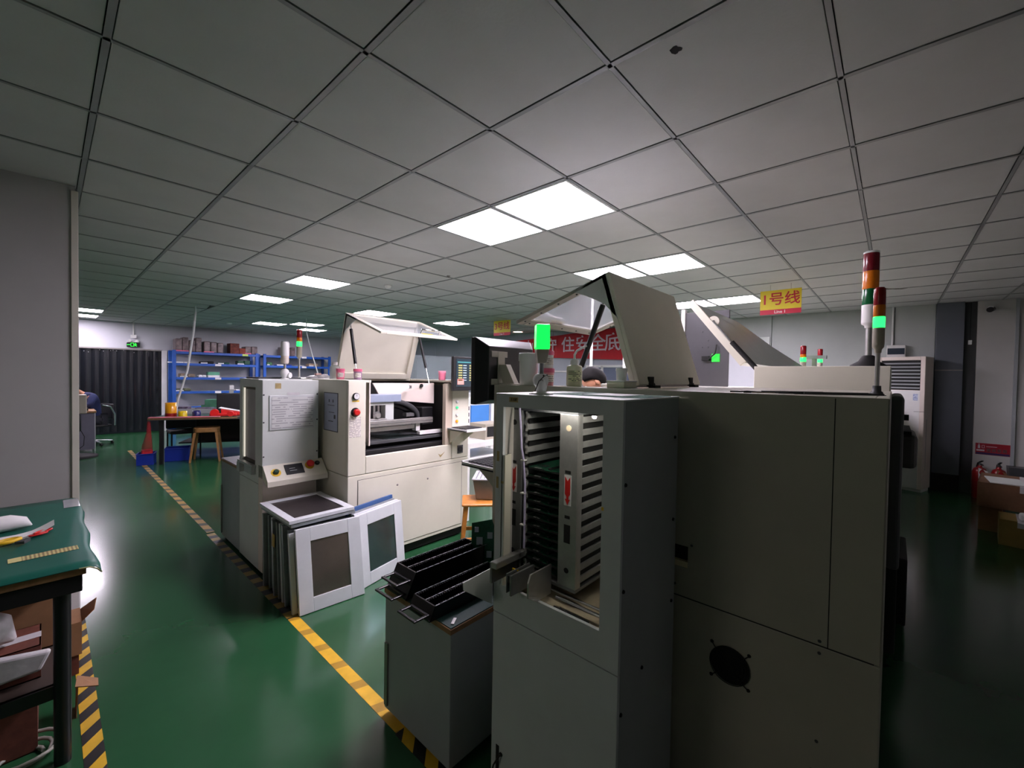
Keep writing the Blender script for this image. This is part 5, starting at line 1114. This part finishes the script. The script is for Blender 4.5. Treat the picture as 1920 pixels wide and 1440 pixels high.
def bin_(lab, x0, x1, y0, y1, h):
    t = thing('storage_bin', lab, 'bin', ((x0+x1)/2, (y0+y1)/2, 0), BR*.6); q = L2W(t); w, d = (x1-x0)/2, (y1-y0)/2; k = .006
    MB(q).box(-w, w, -d, d, 0, k).box(-w, -w+k, -d, d, 0, h).box(w-k, w, -d, d, 0, h).box(-w, w, -d, -d+k, 0, h).box(-w, w, d-k, d, 0, h).build('bin_body', bluebin, t, .003); MB(q).frame((-w-.01, -d-.01, h), XX, YY, 2*w+.02, 2*d+.02, .016, (0, 0, .01)).build('bin_rim', bluebin, t, .003)
bin_('blue plastic bin with red bag, left of the bench leg', .95, 1.16, 8.64, 8.88, .17); bin_('blue plastic bin under the bench, right of the leg', 1.31, 1.63, 8.72, 9.0, .20)
t = bench('yellow_tape_roll', 'tall amber tape roll standing on the bench corner', 'roll', .22, .25); q = L2W(t); amb = mat('amber_tape', (216, 150, 20), .25)
MB(q).lathe((0,0,.055), [(.075, 0), (.075, .17), (.04, .17), (.04, 0), (.075, 0)], 24).build('roll', amb, t); MB(q).lathe((0,0,0), [(.078, 0), (.078, .055)], 24).build('roll_base', mat('deep_red_tape', (140, 20, 24), .3), t)
t = bench('tape_roll', 'low yellow tape roll beside the tall amber one', 'roll', .40, .18); MB(L2W(t)).lathe((0,0,0), [(.06, 0), (.06, .09), (.03, .09), (.03, 0), (.06, 0)], 20).build('roll', mat('lemon_tape', (206, 180, 20), .3), t)
t = bench('tape_roll', 'dark blue roll on the bench behind the yellow ones', 'roll', .56, .28); MB(L2W(t)).lathe((0,0,0), [(.06, 0), (.06, .09), (.03, .09), (.03, 0), (.06, 0)], 20).build('roll', mat('indigo_tape', (36, 36, 90), .3), t)
t = bench('parts_tray', 'grey parts tray behind the rolls on the bench', 'tray', .32, .80); q = L2W(t); MB(q).frame((-.3, -.15, 0), XX, YY, .75, .3, .01, (0, 0, .09)).box(-.3, .45, -.15, .15, 0, .006).build('tray_body', greyen, t); MB(q).box(-.2, .0, -.1, .1, .006, .12).box(.1, .35, -.1, .1, .006, .10).build('tray_contents', mat('mixed_parts', (96, 84, 110), .5, 0, .5, 20), t, .01)
t = bench('box_pile', 'green cartons heaped at the back of the bench', 'box', .55, 1.25); q = L2W(t); MB(q).box(-.15, .12, -.12, .12, 0, .12).box(-.1, .15, -.1, .1, .121, .22).build('carton_body', mat('sage_carton', (80, 140, 110), .7, 0, .15, 10), t, .004)
t = bench('monitor', 'black monitor seen from behind on the workbench', 'monitor', .80, .55, .25); q = L2W(t)
MB(q).box(-.02, .44, -.03, .03, .02, .36).build('monitor_shell', blackm, t, .012); MB(q).box(.12, .30, -.08, .08, 0, .02).build('stand', blackm, t); MB(q).box(.44, .452, -.03, .03, .05, .36).build('pink_edge', mat('pink_white_tape', (230, 190, 200), .6), t)
t = bench('foam_block', 'white foam cube behind the black monitor', 'box', .93, .95, .2); MB(L2W(t)).box(-.05, .02, -.03, .03, .0, .50).build('foam', greyen, t, .003); MB(L2W(t)).box(-.04, .025, -.035, .03, .42, .49).build('foam_top', paper, t)
t = bench('red_machine', 'red tape machine with white papers on the bench', 'device', .98, .16, .1); q = L2W(t)
MB(q).box(-.20, .18, -.06, .0, 0, .05).build('machine_base', red, t, .015); MB(q).lathe((-.13, -.03, .06), [(.06, -.04), (.06, .04)], 20, (0,1,0)).lathe((.09, -.03, .04), [(.045, -.04), (.045, .04)], 20, (0,1,0)).build('tape_wheel', red, t, .004)
MB(q).prism([(-.05, .0, .13), (.32, .06, .05), (.32, .06, .0), (-.05, .0, .0)], (0, .10, 0)).build('machine_arm', red, t, .015); MB(q).prism([(-.08, -.01, .135), (.30, .05, .057), (.30, .17, .057), (-.06, .10, .145)], (0, 0, .003)).build('paper_sheet', paper, t)
t = bench('hand_tool', 'silver-tipped tool lying on the right of the bench mat', 'tool', 1.55, .35, -.2); MB(L2W(t)).tube([(-.12, 0, .01), (0, 0, .015), (.12, .01, .012)], [.005, .012, .014], 8).build('tool_body', alu, t)
t = bench('white_bottle', 'small white bottle with lime cap on the bench', 'bottle', 1.32, .62); MB(L2W(t)).lathe((0,0,0), [(.03, 0), (.03, .07), (.012, .09), (.008, .13)], 12).build('bottle_body', white, t); MB(L2W(t)).lathe((.10,0,0), [(.025, 0), (.02, .06), (.002, .11)], 12).build('nozzle', mat('pale_lime', (190, 214, 150), .5), t)
stool('brown wooden stool with padded oval seat tucked at the far bench', (1.79, 8.48, 0), BR*.8, .36, .30, .56, woodold, .04, False, 'wooden_stool', .08, True)
t = thing('black_chair', 'dark upholstered chair pushed under the far bench behind the bins', 'chair', (1.62, 9.25, 0)); q = L2W(t)
MB(q).box(-.22, .22, -.2, .2, .40, .46).build('seat', blackm, t, .02); MB(q).box(-.22, .22, .2, .24, .46, .64).build('backrest', mat('charcoal_fabric', (52, 52, 56), .9), t, .02)
for a in (-.2, .2):
    for b in (-.18, .2): MB(q).tube([(a, b, 0), (a, b, .40)], .012, 8).build('leg', blackm, t)
x, y = onb(1.62, .30); t = thing('waste_bin', 'black bin under the right side of the far bench', 'bin', (x, y, 0)); taper(MB(L2W(t)), .10, .10, .12, .12, 0, .42).build('bin_body', blackm, t, .01)
x, y = onb(.85, 1.30); carton_box('long dark box added to deepen the shade far back under the workbench', x-.60, x+.60, y-.12, y+.12, .201, .66, mat('underbench_shade', (44, 38, 36), .8), rz=BR)  # added dark box that stands for the shade under the bench
x, y = onb(1.93, .40); carton_box('brown carton standing under the far bench by the loader', x-.12, x+.14, y-.1, y+.12, 0, .46, carton, rz=BR)

# ------------------------------------------------------------------ left desk, stand and chair
t = thing('office_desk', 'grey-sided desk half hidden behind the left partition', 'desk', (.25, 11.0, 0)); 
MB().box(-.6, .60, 10.72, 11.35, .70, .735).build('desk_top', ply, t, .003); MB().box(.20, .58, 10.75, 10.77, .04, .70).build('side_panel', mat('lilac_grey_panel', (110, 108, 124), .5), t); MB().box(-.58, .19, 10.75, 10.77, .04, .70).build('side_panel', mat('blue_grey_panel', (84, 96, 108), .5), t); MB().box(.575, .59, 10.77, 11.3, .0, .70).build('desk_end', greyen2, t); MB().box(-.58, -.565, 10.77, 11.3, .0, .70).build('desk_end', greyen2, t)
MB().box(-.2, .50, 10.8, 11.1, .736, .78).build('drawer_tray', blackm, t, .004)
t = thing('lamp_stand', 'black round-footed stand with beige box head beside the left desk', 'stand', (.33, 10.15, 0)); q = L2W(t)
MB(q).lathe((0,0,0), [(.26, 0), (.26, .03), (.20, .045), (.03, .06)], 32).build('round_foot', blackm, t); MB(q).lathe((0,0,.05), [(.03, 0), (.03, .38), (.055, .40), (.055, .66), (.03, .70), (.03, .85)], 16).build('column', black, t); MB(q).box(-.25, .12, -.08, .10, .74, 1.06).build('head_box', cream_dk, t, .015)
MB(q).tube([(.05, -.03, .45), (.09, -.04, .35), (.08, -.04, .2), (.03, -.03, .15)], .005, 6).build('lead', rubber, t)
t = thing('office_chair', 'black chair with a shining chrome arm under the worker at the left desk', 'chair', (.60, 11.62, 0), math.radians(118)); q = L2W(t)
MB(q).box(-.2, .2, -.2, .2, .36, .405).build('seat', blackm, t, .02); MB(q).box(-.17, .17, -.26, -.22, .5, .80).build('backrest', black, t, .03)
MB(q).tube([(-.24, -.22, .38), (-.27, -.20, .60), (-.28, -.12, .76), (-.28, .02, .80)], .014, 8).build('armrest', chrome, t); MB(q).tube([(0, 0, .08), (0, 0, .36)], .03, 10).build('gas_column', chrome, t)
for k in range(5):
    a = k*2*math.pi/5+.5; MB(q).tube([(0, 0, .10), (.28*math.cos(a), .28*math.sin(a), .07)], .018, 8).build('base_arm', chrome, t); MB(q).lathe((.28*math.cos(a), .28*math.sin(a)-.012, .03), [(.028, 0), (.028, .025)], 12, (0,1,0)).build('castor', blackm, t)

# ------------------------------------------------------------------ people
def skinmesh(name, joints, edges, m_, parent, sub=2, root=0):
    """joints {key:(pos,radius)}; grown with a skin modifier into one surface"""
    keys = list(joints); idx = {k: i for i, k in enumerate(keys)}; inv = WM[parent].inverted()
    me = bpy.data.meshes.new(name); me.from_pydata([inv @ Vector(joints[k][0]) for k in keys], [(idx[a], idx[b]) for a, b in edges], [])
    me.materials.append(m_); o = bpy.data.objects.new(name, me); C.objects.link(o); o.parent = parent; WM[o] = WM[parent]
    sk = o.modifiers.new('skin', 'SKIN'); sk.use_smooth_shade = True
    for k in keys:
        v = me.skin_vertices[0].data[idx[k]]; r = joints[k][1]; v.radius = (r, r) if not isinstance(r, tuple) else r; v.use_root = (idx[k] == root)
    s = o.modifiers.new('sub', 'SUBSURF'); s.levels = sub; s.render_levels = sub
    return o
def person(label, base, rz, J, seated, name='person'):
    """J: joint dict in local coords (x right, y forward, z up)"""
    t = thing(name, label, 'person', base, rz); M_ = L2W(t)
    W = lambda p: M_ @ Vector(p)
    j = {k: (W(p), r) for k, (p, r) in J.items()}
    ed = [('pelvis', 'belly'), ('belly', 'chest'), ('chest', 'neck0'), ('neck0', 'neck1'), ('neck1', 'skull0'), ('skull0', 'skull1'), ('skull1', 'skull2')]
    for s in 'LR': ed += [('chest', 'sh'+s), ('sh'+s, 'el'+s), ('el'+s, 'wr'+s), ('wr'+s, 'pa'+s), ('pelvis', 'hp'+s), ('hp'+s, 'kn'+s), ('kn'+s, 'an'+s), ('an'+s, 'to'+s)]
    body = skinmesh('body', j, ed, skin, t)
    # fingers: five short chains rooted in each palm
    for s in 'LR':
        pa = Vector(J['pa'+s][0]); d = (pa-Vector(J['wr'+s][0])).normalized(); side = d.cross(ZZ).normalized() if abs(d.z) < .95 else XX.copy(); dn = side.cross(d).normalized()
        if dn.z > 0: dn = -dn
        fj = {}; fe = []
        for k, (o_, l_) in enumerate(((-.030, .052), (-.011, .066), (.009, .072), (.028, .064))):
            b0 = pa+side*o_*.8-d*.02; b1 = pa+side*o_+d*.035; b2 = b1+d*l_*.5+dn*.008; b3 = b2+d*l_*.35+dn*.022
            for q, (p_, r_) in enumerate(((b0, .010), (b1, .0095), (b2, .0085), (b3, .007))): fj[(k, q)] = (W(p_), r_)
            fe += [((k, 0), (k, 1)), ((k, 1), (k, 2)), ((k, 2), (k, 3))]
        sg = 1 if s == 'L' else -1
        for q, (p_, r_) in enumerate(((pa-d*.03, .012), (pa-d*.01+side*sg*.035, .011), (pa+d*.02+side*sg*.052+dn*.01, .0095), (pa+d*.045+side*sg*.055+dn*.018, .008))): fj[(9, q)] = (W(p_), r_)
        fe += [((9, 0), (9, 1)), ((9, 1), (9, 2)), ((9, 2), (9, 3))]
        if s == 'L': f0 = fj; e0 = fe
        keys = list(fj); inv = WM[t].inverted(); me = bpy.data.meshes.new('fingers'); ix = {k: i for i, k in enumerate(keys)}
        me.from_pydata([inv @ fj[k][0] for k in keys], [(ix[a], ix[b]) for a, b in fe], []); me.materials.append(skin)
        o = bpy.data.objects.new('fingers', me); C.objects.link(o); o.parent = t; sk = o.modifiers.new('skin', 'SKIN'); sk.use_smooth_shade = True
        for k in keys:
            v = me.skin_vertices[0].data[ix[k]]; v.radius = (fj[k][1],)*2; v.use_root = k[1] == 0
        o.modifiers.new('sub', 'SUBSURF').levels = 1
    G = lambda f, ks: {k: (j[k][0], tuple(x*f+.006 for x in (j[k][1] if isinstance(j[k][1], tuple) else (j[k][1],)*2))) for k in ks}
    sj = G(1.12, ['belly', 'chest', 'shL', 'elL', 'shR', 'elR', 'pelvis']); sj['nb'] = (j['neck0'][0], (j['neck0'][1]*1.15,)*2)
    for s in 'LR': sj['cf'+s] = (j['el'+s][0].lerp(j['wr'+s][0], .75), (.036,)*2)
    skinmesh('shirt', sj, [('pelvis', 'belly'), ('belly', 'chest'), ('chest', 'nb'), ('chest', 'shL'), ('shL', 'elL'), ('elL', 'cfL'), ('chest', 'shR'), ('shR', 'elR'), ('elR', 'cfR')], navy, t, root=0)
    tj = G(1.1, ['pelvis', 'hpL', 'knL', 'anL', 'hpR', 'knR', 'anR']); skinmesh('trousers', tj, [('pelvis', 'hpL'), ('hpL', 'knL'), ('knL', 'anL'), ('pelvis', 'hpR'), ('hpR', 'knR'), ('knR', 'anR')], mat('dark_trouser_cloth', (28, 30, 38), .9), t)
    for s in 'LR':
        a = Vector(J['an'+s][0]); b = Vector(J['to'+s][0]); skinmesh('shoe', {0: (W(a-ZZ*.03), (.05, .045)), 1: (W(a.lerp(b, .5)-ZZ*.03), (.048, .036)), 2: (W(b-ZZ*.005), (.045, .03))}, [(0, 1), (1, 2)], rubber, t, 2)
    # head details around the skull joints
    c = Vector(J['skull1'][0]); upv = (Vector(J['skull2'][0])-Vector(J['skull0'][0])).normalized(); fwv = Vector(J['_face']).normalized() if '_face' in J else None
    return t, M_, body
def head(t, M_, c, upv, face, hairm, par):
    """ellipsoid head with nose, ears, eyes, mouth and hair; c = centre"""
    upv = Vector(upv).normalized(); face = Vector(face); face = (face-upv*face.dot(upv)).normalized(); sd = face.cross(upv).normalized(); c = Vector(c)
    bas = lambda a, b, d: c+sd*a+face*b+upv*d
    def sph(mb, o, ra, rb, rc, n=18, k=12, cut=None):
        vs = []; fs = []
        for i in range(k+1):
            th = math.pi*i/k
            for q in range(n):
                ph = 2*math.pi*q/n; x, y, z = ra*math.sin(th)*math.cos(ph), rb*math.sin(th)*math.sin(ph), rc*math.cos(th)
                if cut: x, y, z = cut(x, y, z)
                vs.append(bas(o[0]+x, o[1]+y, o[2]+z))
        for i in range(k):
            for q in range(n): fs.append((i*n+q, i*n+(q+1) % n, (i+1)*n+(q+1) % n, (i+1)*n+q))
        mb.smooth = True; mb.add(vs, fs); return mb
    mb = MB(M_)
    jaw = lambda x, y, z: (x*(1-.28*max(0, -z/.115)**1.3), y*(1-.15*max(0, -z/.115)), z)
    sph(mb, (0, 0, 0), .074, .094, .115, cut=jaw); sph(mb, (0, .095, -.012), .011, .016, .022, 10, 8)
    for s in (-1, 1): sph(mb, (s*.074, -.005, -.008), .010, .019, .030, 10, 8); sph(mb, (s*.070, .012, -.012), .006, .006, .008, 8, 6)
    hd = mb.build('head', skin, par)
    for s in (-1, 1):
        sph(MB(M_), (s*.030, .082, .012), .012, .007, .007, 10, 6).build('eye', white, hd); sph(MB(M_), (s*.030, .089, .012), .005, .002, .005, 8, 6).build('pupil', blackm, hd)
    sph(MB(M_), (0, .084, -.055), .022, .008, .006, 10, 6).build('mouth', mat('lips', (176, 100, 92), .5), hd)
    hj = lambda x, y, z: (x, min(y, .075) if z > .03 else min(y, -.02+.9*max(0, z+.02)), max(z, -.07+.5*max(0, y+.03)) if z < 0 else z)
    h = sph(MB(M_), (0, -.006, .012), .082, .101, .116, 24, 18, cut=hj).build('hair', hairm, hd)
    return hd
# operator beyond the near printer, head bent forward
J = {'pelvis': ((0, 0, .90), (.145, .105)), 'belly': ((0, .02, 1.02), (.135, .095)), 'chest': ((0, .07, 1.22), (.15, .10)), 'neck0': ((0, .12, 1.35), .055), 'neck1': ((0, .15, 1.40), .05), 'skull0': ((0, .18, 1.43), .055), 'skull1': ((0, .20, 1.455), .06), 'skull2': ((0, .21, 1.475), .05)}
for s, a in (('L', -1), ('R', 1)):
    J.update({'sh'+s: ((a*.17, .08, 1.30), .055), 'el'+s: ((a*.23, .14, 1.05), .042), 'wr'+s: ((a*.17, .36, 1.02), .028), 'pa'+s: ((a*.16, .44, 1.02), (.036, .018)),
              'hp'+s: ((a*.09, 0, .84), .085), 'kn'+s: ((a*.10, .03, .47), .058), 'an'+s: ((a*.10, -.01, .09), .042), 'to'+s: ((a*.11, .14, .035), .036)})
t, M_, body = person('person with black hair bending down in navy clothes beyond the near machine', (3.10, 1.63, 0), math.radians(45), J, False)
head(t, M_, (0, .215, 1.462), (0, .62, .78), (0, .85, -.55), hair, t)
# seated worker at the left desk
J = {'pelvis': ((0, 0, .50), (.15, .11)), 'belly': ((0, .03, .64), (.14, .10)), 'chest': ((0, .10, .86), (.16, .11)), 'neck0': ((0, .20, 1.01), .055), 'neck1': ((0, .25, 1.05), .05), 'skull0': ((0, .29, 1.08), .055), 'skull1': ((0, .32, 1.11), .06), 'skull2': ((0, .34, 1.13), .05)}
for s, a in (('L', -1), ('R', 1)):
    J.update({'sh'+s: ((a*.19, .13, .97), .06), 'el'+s: ((a*.24, .22, .80), .045), 'wr'+s: ((a*.15, .44, .80), .03), 'pa'+s: ((a*.13, .52, .80), (.036, .018)),
              'hp'+s: ((a*.10, .04, .50), .085), 'kn'+s: ((a*.12, .42, .52), .062), 'an'+s: ((a*.12, .42, .10), .042), 'to'+s: ((a*.12, .55, .04), .036)})
t, M_, body = person('seated person in a navy shirt bending over the left desk', (.62, 11.62, 0), math.radians(118), J, True)
head(t, M_, (0, .335, 1.115), (0, .7, .72), (0, .80, -.6), hair, t)
